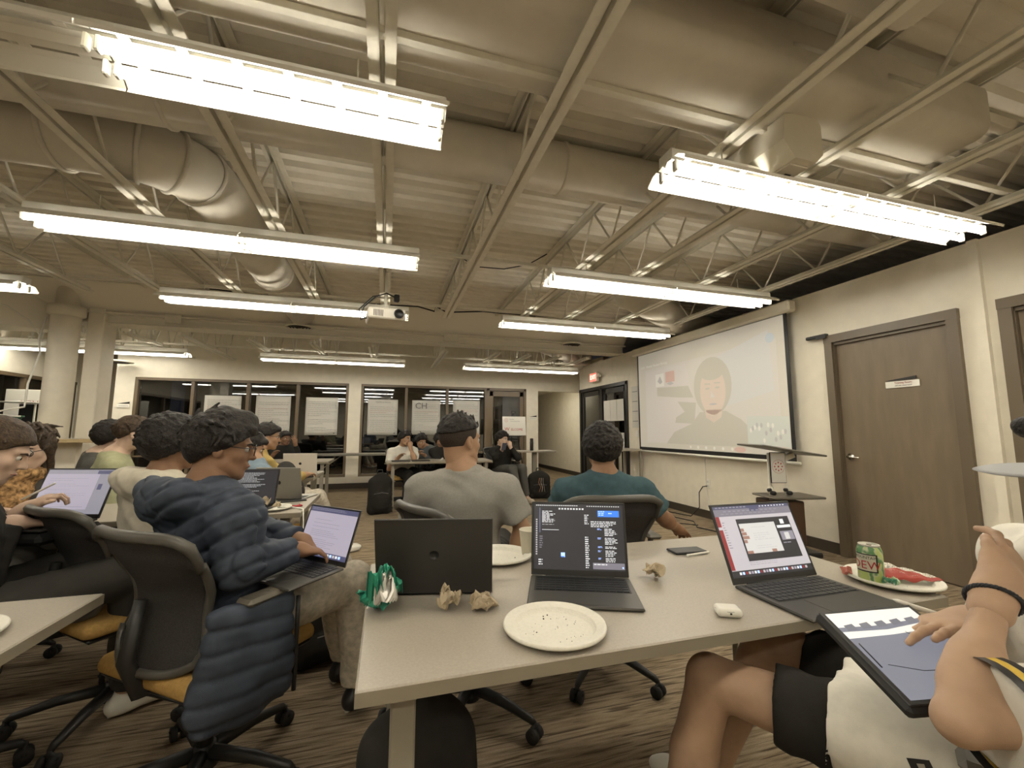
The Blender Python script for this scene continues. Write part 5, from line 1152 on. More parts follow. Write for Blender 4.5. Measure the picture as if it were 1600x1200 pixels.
chair(-.95, 4.02, 35, 'rolling chair of the person in the light denim shirt, carrying the dark jacket')
# ---- P5 black sweater woman, far left foreground
chair(-1.52, 1.96, 32, 'rolling chair at the far left under the woman in black')
p5, i5 = person('woman in black with her hair pinned back working on a laptop at the left edge', (-1.46, 2.00, .55), 38, (-1.43, 1.97, .995), (-1.365, 2.01, 1.14), 22, -24, handL=(-1.46, 2.33, .88), handR=(-1.38, 2.16, .86), skin_='fair', hair='bun', hairm=HAIRB, top=C_['black'], top_kind='long', bottom=C_['dark'], shoe=M['white'], female=True, h=.010, hh=.006, fine=True, hs=.95,
    knees={'L': (-1.14, 2.42, .67), 'R': (-.98, 2.18, .64)}, feet={'L': (-1.10, 2.66, .12), 'R': (-1.05, 2.36, .10)}, bulk=1.12,
    handspec={'L': dict(d=(.4, .3, .35), n=(-.3, -.3, 1), curl=(30, 50, 30)), 'R': dict(d=(.6, .7, -.2), n=(0, 0, 1), curl=(15, 25, 15))})
laptop((-1.385, 2.43, .815), 0, 20, .33, .235, M['black'], M['sgrey'], 'open dark-framed laptop with a lilac drawing page before the woman in black', scr_map, rot=(0, 0, math.radians(-16)))
t = thing('laptop_case', 'thick black case under the laptop of the woman in black', 'case', (-1.42, 2.32, .788), rot=(0, 0, math.radians(-16))); MB().box((0, 0, 0), (.36, .27, .045), bev=.015).build('case', M['blackrub'], t)
t = thing('stylus', 'white stylus in the hand of the woman in black', 'pen', (-1.44, 2.36, .95), rot=(math.radians(20), math.radians(60), math.radians(10))); MB().tube([(0, 0, -.07), (0, 0, -.062), (0, 0, .08)], [.001, .004, .004], 8).build('barrel', M['white'], t)
# ---- P4 woman with scarf
chair(-2.02, 3.02, -70, 'rolling chair of the woman with the scarf')
p4, i4 = person('woman with glasses and a patterned brown scarf behind the woman in black', (-1.93, 3.02, .54), -75, (-1.90, 2.98, .975), (-1.83, 2.92, 1.12), -82, -16, handL=(-1.75, 2.72, .80), handR=(-1.95, 2.70, .78), skin_='fair', hair='long', hairm=HAIRB, top=C_['greyj'], top_kind='long', bottom=C_['dark'], shoe=M['black'], female=True, glasses=True, h=.012, hh=.006, hs=1.0)
Q = Field((-2.15, 2.65, .7), (-1.6, 3.2, 1.1), .008); Q.ell((-1.87, 2.95, .985), (.10, .10, .05), k=0).cap((-1.86, 2.89, .97), (-1.84, 2.85, .80), .07, .05, k=.05).noise(.014, 22).noise(.008, 55); md = Q.mesh_data(); np_mesh('scarf', [(md[0] - i4['org'], md[1])], C_['scarf'], p4)
# ---- window group
chair(.30, 7.32, -70, 'rolling chair of the man in the white T-shirt')
fl = dict(h=.015, hh=.0075)
person('bearded man in a white T-shirt with hand at his mouth, seated at the far table', (.30, 7.34, .52), -70, (.26, 7.26, .93), (.29, 7.18, 1.075), -45, -3, EW={'L': ((.44, 7.0, .74), (.375, 7.05, .935))}, handR=(.18, 6.95, .78), skin_='tan', hair='messy', beard=True, top=C_['white'], bottom=C_['black'], shoe=M['black'], bulk=1.15, hs=1.0, handspec={'L': dict(d=(-.2, .1, 1), n=(.3, -1, 0), curl=(50, 60, 30))}, **fl)
person('person in a slate shirt leaning behind the man in the white T-shirt', (.72, 7.72, .52), -75, (.66, 7.64, .91), (.58, 7.56, 1.02), -70, -15, handL=(.62, 7.3, .80), handR=(.50, 7.3, .80), skin_='tan', hair='messy', top=C_['slate'], top_kind='long', bottom=C_['black'], shoe=M['black'], **fl)
chair(.75, 7.80, -90, 'rolling chair of the person in the slate shirt')
person('person in a black jacket holding a phone at the far table', (.98, 7.48, .52), -80, (.94, 7.42, .92), (.90, 7.36, 1.055), -50, 0, handL=(1.10, 7.15, .86), handR=(1.02, 7.12, .86), skin_='tan', hair='messy', top=C_['black'], top_kind='long', bottom=C_['black'], shoe=M['black'], **fl)
chair(1.0, 7.56, -85, 'rolling chair of the person in the black jacket at the far table')
chair(1.96, 7.32, -75, 'rolling chair of the man in black right of the far table')
person('man in a black sweater, hand at his mouth, right of the far table', (1.96, 7.26, .52), -72, (1.93, 7.18, .93), (1.92, 7.10, 1.07), -50, -8, EW={'L': ((2.16, 6.96, .76), (2.03, 6.97, .935)), 'R': ((1.76, 6.95, .78), (1.86, 6.88, .90))}, skin_='fair', hair='messy', top=C_['black'], top_kind='long', bottom=C_['greyj'], shoe=mat('tan_sneaker', (.5, .42, .32), .7), bulk=1.1, knees={'L': (2.20, 6.86, .58), 'R': (2.02, 6.80, .58)}, feet={'L': (2.30, 6.92, .10), 'R': (2.12, 6.72, .10)},
    handspec={'L': dict(d=(-.3, .1, 1), n=(.3, -1, 0), curl=(50, 60, 30)), 'R': dict(d=(.3, -.3, .8), n=(-.2, -1, .2), curl=(40, 50, 30))}, **fl)
t = thing('phone', 'black phone in the hand of the man in the black sweater', 'phone', (1.87, 6.80, .95), rot=(math.radians(-50), 0, math.radians(150))); MB().box((0, 0, 0), (.075, .15, .008), bev=.003).build('body', M['black'], t); MB().box((0, 0, .0045), (.069, .142, .0006)).build('display', SCR['dark'], t)
person('person in dark clothes raising a phone by the left window', (-1.72, 8.3, .52), -60, (-1.72, 8.26, .93), (-1.70, 8.22, 1.07), -50, -5, handL=(-1.50, 8.05, .98), handR=(-1.80, 7.9, .8), skin_='brown', hair='short', top=C_['black'], top_kind='long', bottom=C_['black'], shoe=M['black'], **fl)
chair(-1.74, 8.33, -60, 'rolling chair of the person in dark clothes by the left window')
# ---- P13 right foreground
sk13 = skin('skin_light_tan', (0.47, 0.31, 0.205)); chair(1.26, .56, 122, 'rolling chair of the person in the white jersey at the right edge')
EL, WL, SL = np.array((.823, .457, .795)), np.array((1.035, .500, .950)), np.array((1.08, .36, .80))
p13, i13 = person('person in a white jersey and black shorts drawing on a tablet at the right edge', (1.22, .60, .55), 122, (1.26, .46, .98), (1.255, .44, 1.165), 165, -8, knees={'L': (.834, .985, .575), 'R': (1.14, 1.10, .585)}, feet={'L': (.72, 1.04, .10), 'R': (1.06, 1.26, .10)},
    skin_=sk13, hair='short', top=C_['white'], bottom=C_['black'], bottom_kind='shorts', shoe=M['white'], h=.008, hh=.006, fine=True, bulk=1.10, sleeve_cut=.80, armr=.80, sh={'L': SL, 'R': (1.40, .62, .93)}, EW={'L': (EL, WL), 'R': ((1.28, .50, .78), (1.088, .562, .858))}, hs=.95,
    handspec={'L': dict(d=(.75, .1, .35), n=(.1, -1, .3), curl=(20, 30, 20), side=-1), 'R': dict(d=(-.96, .20, .0), n=(.1, .1, 1), curl=((0, 5, 4), (7, 12, 8), (25, 30, 20), (35, 40, 25)), spread=13)})
og = i13['org']; ax = nv(EL - SL); pe = SL + (EL - SL) * .80
for k, (o_, w_, m_) in enumerate(((0, .014, M['black']), (-.014, .013, mat('yellow_trim', (.62, .42, .06), .8)), (-.027, .012, M['black']))):
    MB().tube([tuple(pe + ax * (o_ - w_ / 2) - og), tuple(pe + ax * (o_ + w_ / 2) - og)], .083, 32, cap=False).build('sleeve_trim', m_, p13)
wr = EL * .12 + WL * .88; fa = nv(WL - EL); u_, v_, _ = basis(tuple(fa)); u_ = np.array(u_); v_ = np.array(v_); mb = MB()
for ph in (0, 2.1, 4.2): mb.tube([tuple(wr + (u_ * math.cos(a) + v_ * math.sin(a)) * (.0335 + .0018 * math.cos(14 * a + ph)) + fa * (.0018 * math.sin(14 * a + ph) + .006 * math.cos(a)) - og) for a in [2 * PI * i / 110 for i in range(110)]], .0021, 5, closed=True)
tag(mb.build('bracelet', mat('bracelet_cord', (.03, .03, .035), .7), loc=tuple(og)), 'dark braided cord bracelet on the wrist at the right edge', 'bracelet')
# cap brim
MB().lathe([(0, .004), (.10, .003), (.112, 0), (.10, -.003), (0, -.004)], (0, 0, 0), 36, sx=1.0, sy=.75).build('cap_brim', mat('grey_cap', (.36, .36, .36), .8), p13, loc=tuple(np.array((1.03, .415, 1.158)) - og), rot=(.0, -.05, .1))
F = Field((1.05, .28, 1.1), (1.45, .60, 1.37), .008); F.ell((1.262, .437, 1.20), (.105, .085, .095), k=0); F.cut((1.1, .37, 1.185), (0, 0, -1)); md = F.mesh_data(); np_mesh('cap', [(md[0] - og, md[1])], mat('grey_cap_cloth', (.32, .32, .32), .85), p13)
# jersey falling over the lap
F = Field((.70, .35, .48), (1.25, .95, .86), .008); th = nv(np.array((.834, .985, .575)) - np.array((1.09, .47, .54))); 
F.cap((1.08, .50, .60), (.945, .70, .61), .105, .095, k=0).cap((1.18, .58, .62), (1.04, .78, .62), .10, .07, k=.05).cut((.93, .735, .6), tuple(th)).wave(.006, .09, (1, .4, .2), .5, 4).noise(.006, 7); md = F.mesh_data(); np_mesh('jersey_hem', [(md[0] - og, md[1])], C_['white'], p13)
hh_ = i13['K']['L']
# leg stripes and the woven label
# tablet
TL, TR, BL = Vector((.857, .692, .850)), Vector((1.034, .638, .866)), Vector((.782, .522, .786)); X = (TR - TL).normalized(); Y = (TL - BL); Y = (Y - X * Y.dot(X)).normalized(); W_, H_ = .186, .200
t = thing('tablet', 'tablet in a black case with a sketch of grey windows, held on the lap', 'tablet'); t.matrix_world = frame(TL + X * W_ / 2 - Y * H_ / 2, X, Y)
MB().box((0, 0, -.012), (W_ + .010, H_ + .010, .022), bev=.007).build('case', M['blackrub'], t); MB().box((0, 0, .0004), (W_, H_, .004), bev=.0015).build('glass', M['black'], t)
pg = mat('tablet_page', (.10, .10, .10), .15, emit=(.10, .105, .13), estr=.9, spec=.8); MB().box((0, 0, .0027), (W_ - .016, H_ - .016, .0004)).build('screen', pg, t)
bl_ = mat('tablet_pale', (.3, .29, .27), .15, emit=(.52, .49, .43), estr=.8); dk = mat('tablet_grey', (.1, .1, .1), .15, emit=(.085, .085, .10), estr=.9)
def tp(x, y, z=.0031): return (x * (W_ - .016) / 2, y * (H_ - .016) / 2, z)
MB().prism([tp(-1, 1), tp(-1, .62), tp(-.2, .60), tp(.6, .66), tp(1, .72), tp(1, 1)], (0, 0, 0), (0, 0, .0002)).build('sketch_sky', bl_, t)
MB().prism([tp(-1, .50), tp(-1, .33), tp(0, .35), tp(1, .42), tp(1, .60), tp(0, .48)], (0, 0, 0), (0, 0, .0002)).build('sketch_band', bl_, t)
for k in range(5): x_ = -.86 + k * .36; y_ = .52 + .03 * k * .5; MB().prism([tp(x_, y_, .0034), tp(x_ + .24, y_ + .02, .0034), tp(x_ + .22, y_ + .17, .0034), tp(x_ + .01, y_ + .14, .0034)], (0, 0, 0), (0, 0, .0002)).build('sketch_window', dk, t)
MB().tube([tp(-.75, -.30), tp(-.2, -.48), tp(.4, -.50), tp(.95, -.35)], .0007, 4).tube([tp(.3, .40), tp(.42, .2)], .0007, 4).tube([tp(-.9, .2), tp(-.92, -.35)], .0015, 4).build('sketch_line', M['black'], t)
t = thing('stylus', 'white stylus held over the tablet at the right edge', 'pen', (1.06, .635, .862)); MB().tube([(-.045, .02, .012), (-.037, .016, .009), (.10, -.045, -.035)], [.0008, .0042, .0042], 10).build('barrel', M['white'], t)

# printed marks lying on the cloth: small thin pieces wrapped onto the surface they belong to
from mathutils.bvhtree import BVHTree
def decal(owner, polys, name, m, org, off=.0012):
    me = owner.data; bv = BVHTree.FromPolygons([v.co + Vector(org) for v in me.vertices], [tuple(p.vertices) for p in me.polygons]); C0 = Vector((0, 0, 1.22))
    for poly in polys:
        vs = []
        for (px, py) in poly:
            d = (cam.matrix_world.to_3x3() @ Vector(((px - 800) / 658, -(py - 600) / 658, -1))).normalized(); h_ = bv.ray_cast(C0, d)
            if h_[0] is None: break
            vs.append(h_[0] - d * off - Vector(org))
        else: mb = MB(); mb.prism([tuple(v) for v in vs], (0, 0, 0), tuple(d * .0006)); mb.build(name, m, p13)
kid = {o.name.split('.')[0]: o for o in KIDS[p13.name]}
decal(kid['shorts'], [[(1292, 1154), (1297, 1152), (1303, 1168), (1291, 1172)], [(1290, 1176), (1305, 1171), (1310, 1183), (1290, 1190)], [(1290, 1194), (1312, 1186), (1316, 1200), (1290, 1206)]], 'white_stripe', C_['white'], og)
decal(kid['jersey_hem'], [[(1416, 1184), (1452, 1188), (1462, 1208), (1426, 1206)]], 'woven_label', M['black'], og, .002); decal(kid['jersey_hem'], [[(1432, 1193), (1444, 1194), (1447, 1202), (1436, 1201)]], 'label_mark', M['silver'], og, .003)
# ================================================================ pull-down projection screen and the projected picture
def pale(name, c, e):
    c = tuple(.6 * x + .4 * y for x, y in zip(c, (.62, .585, .51))); return mat(name, tuple(x * .9 for x in c), .7, emit=c, estr=e * .30)
t = thing('projection_screen', 'pull-down projection screen on the right wall showing a pale video call', 'screen', (4.25, 5.03, 0))
MB().box((.0, 0, 2.60), (.12, 3.12, .13), bev=.02).build('housing', M['wall'], t)
MB().box((.004, 0, 1.72), (.003, 2.96, 1.66)).build('border', M['black'], t)
MB().box((0, 0, 1.735), (.003, 2.87, 1.585)).build('fabric', pale('screen_fabric', (.62, .58, .49), .42), t)
MB().cyl((-.005, -1.53, .873), (-.005, 1.53, .873), .016, n=12).build('bottom_bar', M['white'], t)
MB().tube([(-.005, .02, .86), (-.005, .045, .845), (-.005, .0, .845), (-.005, .02, .86)], .003, 5).build('pull_ring', M['white'], t)
def flat(name, pts, m, lift, parent=t):
    """a flat printed/projected shape; pts in (y, z) on the screen"""
    return MB().prism([(0, p[0] - 5.03, p[1]) for p in pts], (-.0022 - .0004 * lift, 0, 0), (-.0003, 0, 0)).build(name, m, parent)
def oval(cy, cz, ry, rz, n=28, a0=0, a1=360): return [(cy + ry * math.cos(math.radians(a0 + (a1 - a0) * i / n)), cz + rz * math.sin(math.radians(a0 + (a1 - a0) * i / n))) for i in range(n)]
pc = dict(bg=pale('proj_room', (.66, .62, .57), .42), pink=pale('proj_wall', (.68, .63, .60), .42), dark=pale('proj_dark', (.52, .50, .41), .36), skin=pale('proj_skin', (.70, .55, .45), .42), white=pale('proj_white', (.80, .78, .72), .5), board=pale('proj_board', (.63, .63, .62), .42), red=pale('proj_red', (.66, .36, .30), .4), blue=pale('proj_blue', (.50, .60, .68), .4), mint=pale('proj_thumb', (.58, .64, .58), .4), ink=pale('proj_ink', (.45, .44, .46), .36))
flat('video_frame', [(6.27, 1.02), (6.27, 2.24), (3.70, 2.28), (3.70, 1.02)], pc['bg'], 1)
flat('video_wall', [(6.25, 1.04), (6.25, 2.20), (5.25, 2.22), (4.95, 1.2), (5.6, 1.04)], pc['pink'], 2)
flat('video_board', [(5.0, 2.12), (3.80, 2.40), (3.76, 1.68), (4.85, 1.47)], pc['board'], 2)
flat('video_shelf', [(5.95, 1.92), (5.2, 1.88), (5.1, 1.70), (5.4, 1.72), (5.95, 1.78)], pc['dark'], 3)
flat('video_shelf', [(5.50, 1.42), (5.52, 1.34), (5.1, 1.32), (5.05, 1.62), (5.45, 1.66), (5.3, 1.5)], pc['dark'], 3)
flat('video_poster', [(5.98, 2.14), (5.98, 1.93), (5.76, 1.93), (5.76, 2.14)], pc['white'], 3); flat('video_poster', [(5.72, 2.15), (5.72, 1.98), (5.50, 1.98), (5.50, 2.15)], pc['red'], 3)
flat('video_poster_mark', [(5.93, 2.02), (5.86, 2.10), (5.80, 2.00), (5.86, 1.97)], pc['ink'], 4); flat('video_poster_mark', [(5.70, 1.96), (5.60, 1.99), (5.52, 1.95), (5.6, 1.93)], pc['ink'], 4)
flat('video_hair', oval(4.73, 1.83, .35, .40), pc['dark'], 4)
flat('video_shoulders', [(5.75, 1.02), (5.55, 1.20), (5.15, 1.32), (4.98, 1.48), (4.50, 1.48), (4.25, 1.36), (4.05, 1.18), (4.0, 1.02)], pc['dark'], 4)
flat('video_face', oval(4.72, 1.76, .235, .33), pc['skin'], 5); flat('video_hairline', oval(4.72, 2.02, .22, .11), pc['dark'], 6)
flat('video_neck', [(4.88, 1.5), (4.86, 1.40), (4.72, 1.33), (4.58, 1.40), (4.56, 1.5)], pc['skin'], 5)
for dy in (-.09, .09): flat('video_eye', oval(4.72 + dy, 1.80, .045, .014, 12), pc['dark'], 6); flat('video_brow', [(4.72 + dy - .06, 1.85), (4.72 + dy + .06, 1.86), (4.72 + dy + .05, 1.875), (4.72 + dy - .05, 1.87)], pc['dark'], 6)
flat('video_mouth', oval(4.72, 1.58, .07, .014, 12), pc['ink'], 6); flat('video_nose', [(4.74, 1.76), (4.76, 1.67), (4.68, 1.67)], pc['pink'], 6)
flat('thumbnail', [(4.17, 1.06), (4.17, 1.40), (3.60, 1.38), (3.60, 1.04)], pc['mint'], 6)
r2 = random.Random(5)
for k in range(16): a = 4.12 - .031 * k; z = 1.10 + r2.random() * .2; flat('thumbnail_figure', oval(a, z, .018, .03, 8), pc['ink'] if k % 2 else pc['white'], 7)
for k in range(7): flat('call_button', oval(5.20 - k * .155, .985, .022, .022, 10), pc['white'], 6)
flat('hangup_button', oval(4.30, .985, .09, .035, 18), pc['red'], 7); flat('corner_badge', oval(3.78, 2.30, .06, .06, 18), pc['blue'], 7)
text_obj('12:04   Weekly Member Meeting', .055, pc['white'], t, name='call_title', M=frame((-.006, 1.0, 2.30), (0, -1, 0), (0, 0, 1)))

# ================================================================ wall fittings
t = thing('exit_sign', 'red lit EXIT sign above the glazed doors', 'sign', (4.27, 8.18, 2.36)); MB().box((0, 0, 0), (.06, .32, .20), bev=.01).build('housing', M['white'], t)
MB().box((-.032, 0, 0), (.003, .29, .17)).build('face', mat('exit_face', (.7, .3, .25), .5, emit=(.75, .10, .07), estr=1.0), t); text_obj('EXIT', .13, mat('exit_letters', (.9, .8, .7), .5, emit=(1, .75, .6), estr=1.0), t, M=frame((-.035, 0, 0), (0, -1, 0), (0, 0, 1)))
MB().lathe([(0, 0), (.045, 0), (.05, -.06), (0, -.07)], (0, -.22, .05), 14).build('lamp_head', M['white'], t)
t = thing('wall_outlet', 'white double wall outlet under the projection screen', 'outlet', (4.346, 5.0, .48)); MB().box((0, 0, 0), (.008, .075, .12), bev=.002).build('plate', M['white'], t)
for q in (-1, 1): MB().box((-.005, 0, q * .028), (.004, .034, .03), bev=.002).build('socket', M['paper'], t)
tag(MB().tube([(4.33, 5.0, .45), (4.28, 5.03, .44), (4.24, 5.06, .36), (4.25, 5.08, .15), (4.2, 5.2, .01), (4.1, 5.6, .008), (3.9, 5.4, .008), (4.0, 4.9, .008), (3.8, 4.6, .008), (3.9, 4.2, .008), (4.1, 3.8, .008)], .007, 6).build('power_cord', M['black']), 'black power cord from the wall outlet to the floor', 'cord')
tag(MB().tube([(4.335, 5.03, .84), (4.335, 5.03, .5), (4.33, 4.98, .2), (4.30, 4.90, .06), (4.22, 4.78, .01), (4.1, 4.5, .01), (4.0, 4.0, .01)], .005, 6).build('pull_cord', M['white']), 'white cord hanging down the wall below the screen', 'cord')
tag(MB().tube([(4.28, 6.2, .006), (4.2, 5.95, .006), (4.0, 5.8, .006), (3.7, 5.5, .006), (3.6, 5.0, .006), (3.9, 4.7, .006)], .006, 6).build('floor_cord', M['black']), 'second black cord lying along the carpet by the right wall', 'cord')
tag(MB().box((4.343, 6.72, 1.165), (.012, .075, .115), bev=.003).build('light_switch', M['white']), 'cream light switch beside the screen edge', 'switch')
def sheet(name, lab, cx, z0, z1, w_, y, seed, title=None, kind='far', group=None, red=True, big=None):
    t = thing(name, lab, 'paper', (cx, y, 0), group=group); cz = (z0 + z1) / 2
    if kind == 'far': P = lambda a, b, c: (a, -b, c)
    MB().grid(lambda u, v: ((u - .5) * w_, -.004 - .006 * math.sin(PI * u * 1.3 + seed) * (1 - v), z0 + (z1 - z0) * v), 8, 8).build('paper', M['paper'], t, solid=.0008)
    r = random.Random(seed); mb = {'ink': MB(), 'inkred': MB()}
    n = 13; zz = z1 - .09
    if title: text_obj(title, .045, M['ink'], t, name='handwriting', M=frame((0, -.0125, z1 - .06), (1, 0, 0), (0, 0, 1))); zz -= .03
    k = 0
    while zz > z0 + .08:
        x = -w_ * .42; e = w_ * (.42 if r.random() < .7 else r.uniform(-.1, .3)); c = 'inkred' if (red and k in (3, 4)) else 'ink'
        if r.random() > .12:
            while x < e:
                l = r.uniform(.02, .06); mb[c].tube([(x + l * i / 5, -.013, zz + r.uniform(-.007, .007)) for i in range(6)], .0026, 3); x += l + .014
        zz -= .042; k += 1
    for c, m_ in mb.items():
        if m_.v: m_.build('handwriting', M[c], t)['kind'] = 'stuff'
    if big: text_obj(big, .19, M['ink'], t, name='drawing', M=frame((-w_ * .18, -.0125, z1 - .13), (1, 0, 0), (0, 0, 1)))
    MB().box((w_ * .40, -.013, z0 + .04), (.025, .001, .025)).build('corner_mark', M['ink'], t)
    return t
GS = 'flip-chart sheets taped to the windows'
sheet('flipchart_sheet', 'leftmost flip-chart sheet, partly behind the heads', -3.15, 1.12, 1.895, .64, 9.672, 1, group=GS)
sheet('flipchart_sheet', 'flip-chart sheet above the mustard sweater, with a small mark at right', -2.25, 1.13, 1.91, .64, 9.672, 2, group=GS)
sheet('flipchart_sheet', 'sparsely written flip-chart sheet left of the wall pier between the windows', -1.33, 1.11, 1.90, .63, 9.672, 3, group=GS, red=False)
sheet('flipchart_sheet', 'densely written flip-chart sheet just right of the pier between the windows', -.10, 1.11, 1.885, .63, 9.672, 4, group=GS, title='TEAMS & ROLES')
sheet('flipchart_sheet', 'flip-chart sheet with large outlined letters, above the slate shirt', .835, 1.12, 1.885, .625, 9.672, 5, group=GS, big='CH')
sheet('flipchart_sheet', 'rightmost flip-chart sheet, partly behind the grey T-shirt head', 1.75, 1.12, 1.90, .625, 9.672, 6, group=GS)
for i, (y0, lab) in enumerate(((7.78, 'left printed page of the row taped to the glazed door'), (7.52, 'second printed page taped to the glazed door'), (7.26, 'right printed page taped to the glazed door'))):
    t = thing('posted_page', lab, 'paper', (4.335, y0, 1.62), group='pages taped on the glazed doors'); MB().box((0, 0, 0), (.002, .25, .42)).build('page', M['paper'], t)
t = thing('posted_page', 'lower white notice taped to the glazed door', 'paper', (4.335, 7.25, 1.0), group='pages taped on the glazed doors'); MB().box((0, 0, 0), (.002, .22, .36)).build('page', M['paper'], t)
t = thing('tall_notice', 'tall narrow written notice between the glazed door and the screen', 'paper', (4.345, 6.76, 1.65)); MB().box((0, 0, 0), (.003, .21, .76)).build('page', M['paper'], t); 
for k in range(4): MB().box((-.002, 0, .28 - k * .18), (.001, .17, .012)).build('print_line', M['ink'], t)
for (x, z, lab) in ((-4.74, 1.66, 'small wall plate sign at the left end of the window wall'), (3.345, 1.50, 'small wall plate sign beside the hallway')):
    t = thing('room_plate', lab, 'sign', (x, 9.59, z)); MB().box((0, 0, 0), (.20, .008, .07), bev=.002).build('plate', M['white'], t); MB().prism([(-.09, -.004, .04), (.10, -.004, .04), (.10, -.004, .075)], (0, 0, 0), (0, -.004, 0)).build('holder', M['black'], t); MB().box((.01, -.005, .0), (.15, .001, .006)).build('print', M['ink'], t)
tag(MB().box((3.495, 9.66, 1.35), (.02, .09, .3), bev=.004).build('wall_panel', M['base']), 'dark narrow device on the pier edge at the hallway', 'device')
# welcome sign on an easel
def dots_logo(parent, c, R_, m, axis_x, axis_y, off, n=8, ring=True):
    mb = MB(); X = Vector(axis_x); Y = Vector(axis_y); N = X.cross(Y)
    for k in range(n):
        a = 2 * PI * k / n; p = Vector(c) + (X * math.cos(a) + Y * math.sin(a)) * R_; d = (X * math.cos(a) + Y * math.sin(a)); s_ = d.cross(N)
        poly = [p + d * R_ * .30, p + s_ * R_ * .20, p - d * R_ * .25, p - s_ * R_ * .20]; mb.prism([tuple(q) for q in poly], tuple(N * off), tuple(N * .0006))
    mb.lathe([(0, 0), (R_ * .22, 0), (R_ * .22, .0006), (0, .0006)], Vector(c) + N * off, 12, N); o = mb.build('logo_dots', m, parent)
    if ring: MB().tube([tuple(Vector(c) + N * off + (X * math.cos(a) + Y * math.sin(a)) * R_ * 1.7) for a in [2 * PI * i / 40 for i in range(40)]], R_ * .035, 4, closed=True).build('logo_ring', M['inkred'], parent)
t = thing('welcome_sign', 'white WELCOME board with red lettering on an easel by the hallway', 'sign', (2.57, 8.55, 1.31), rot=(math.radians(-8), 0, math.radians(-6)))
MB().box((0, 0, 0), (.50, .012, .40), bev=.002).build('board', M['paper'], t); dots_logo(t, (-.17, -.0065, .12), .035, M['red'], (1, 0, 0), (0, 0, 1), .0004, 8, False)
text_obj('W', .10, M['red'], t, name='lettering', M=frame((-.155, -.0075, -.07), (1, 0, 0), (0, 0, 1))); text_obj('ELCOME', .066, M['red'], t, name='lettering', M=frame((.055, -.0075, -.078), (1, 0, 0), (0, 0, 1)))
text_obj('Member', .03, M['ink'], t, name='small_lettering', M=frame((-.05, -.0075, .14), (1, 0, 0), (0, 0, 1))); text_obj('Coworking Club', .03, M['ink'], t, name='small_lettering', M=frame((.02, -.0075, .10), (1, 0, 0), (0, 0, 1)))
t = thing('easel', 'black metal easel holding the welcome board', 'easel', (2.57, 8.6, 0)); 
for (a, b) in (((-.26, -.10, 0), (-.02, .03, 1.58)), ((.26, -.10, 0), (.02, .03, 1.58)), ((0, .35, 0), (0, .03, 1.58))): MB().tube([a, b], .010, 8).build('leg', M['black'], t)
MB().tube([(-.16, -.06, 1.10), (.16, -.06, 1.10)], .010, 8).build('ledge', M['black'], t); MB().tube([(-.04, .02, 1.58), (-.04, .02, 1.63), (.04, .02, 1.63), (.04, .02, 1.58)], .007, 6).build('top_clip', M['black'], t)

# ================================================================ lectern
t = thing('lectern', 'rolling laptop lectern with a tilted grey top and red dotted sign plate', 'lectern', (3.78, 3.36, 0), math.radians(-12))
MB().box((.03, 0, 1.03), (.66, .42, .018), Matrix.Rotation(math.radians(9), 3, 'Y'), bev=.008).build('tilted_top', mat('grey_board', (.19, .18, .15), .4), t)
for x in (-.10, .07): MB().cyl((x, .0, .10), (x, .0, 1.0), .014, n=12).lathe([(0, 0), (.028, 0), (.03, .05), (.018, .07)], (x, 0, .60), 12).build('pole', M['steel'], t); MB().cyl((x, 0, .61), (x, -.06, .61), .02, n=10).cyl((x - .02, -.03, .64), (x - .05, -.04, .64), .016, n=10).build('clamp_knob', M['black'], t)
MB().box((.08, 0, .575), (.52, .36, .02), bev=.008).build('shelf', mat('grey_shelf', (.16, .14, .11), .45), t)
s_ = MB().box((-.05, -.06, .86), (.16, .008, .30)).build('sign_plate', M['black'], t); MB().box((-.05, -.066, .86), (.148, .003, .288)).build('sign_paper', M['paper'], s_); dots_logo(s_, (-.05, -.068, .87), .038, M['red'], (1, 0, 0), (0, 0, 1), .0006)
MB().bar((.0, 0, .92), (.16, 0, .98), .05, .05).build('bracket', M['steel'], t)
MB().box((.0, .02, .33), (.30, .30, .42), bev=.01).build('cabinet', mat('brown_cabinet', (.07, .04, .022), .5), t); MB().box((.0, 0, .05), (.5, .4, .05), bev=.012).build('base', M['black'], t)
for sx in (-1, 1):
    for sy in (-1, 1): MB().cyl((sx * .2, sy * .16 - .01, .028), (sx * .2, sy * .16 + .01, .028), .026, n=12).build('caster', M['blackrub'], t)

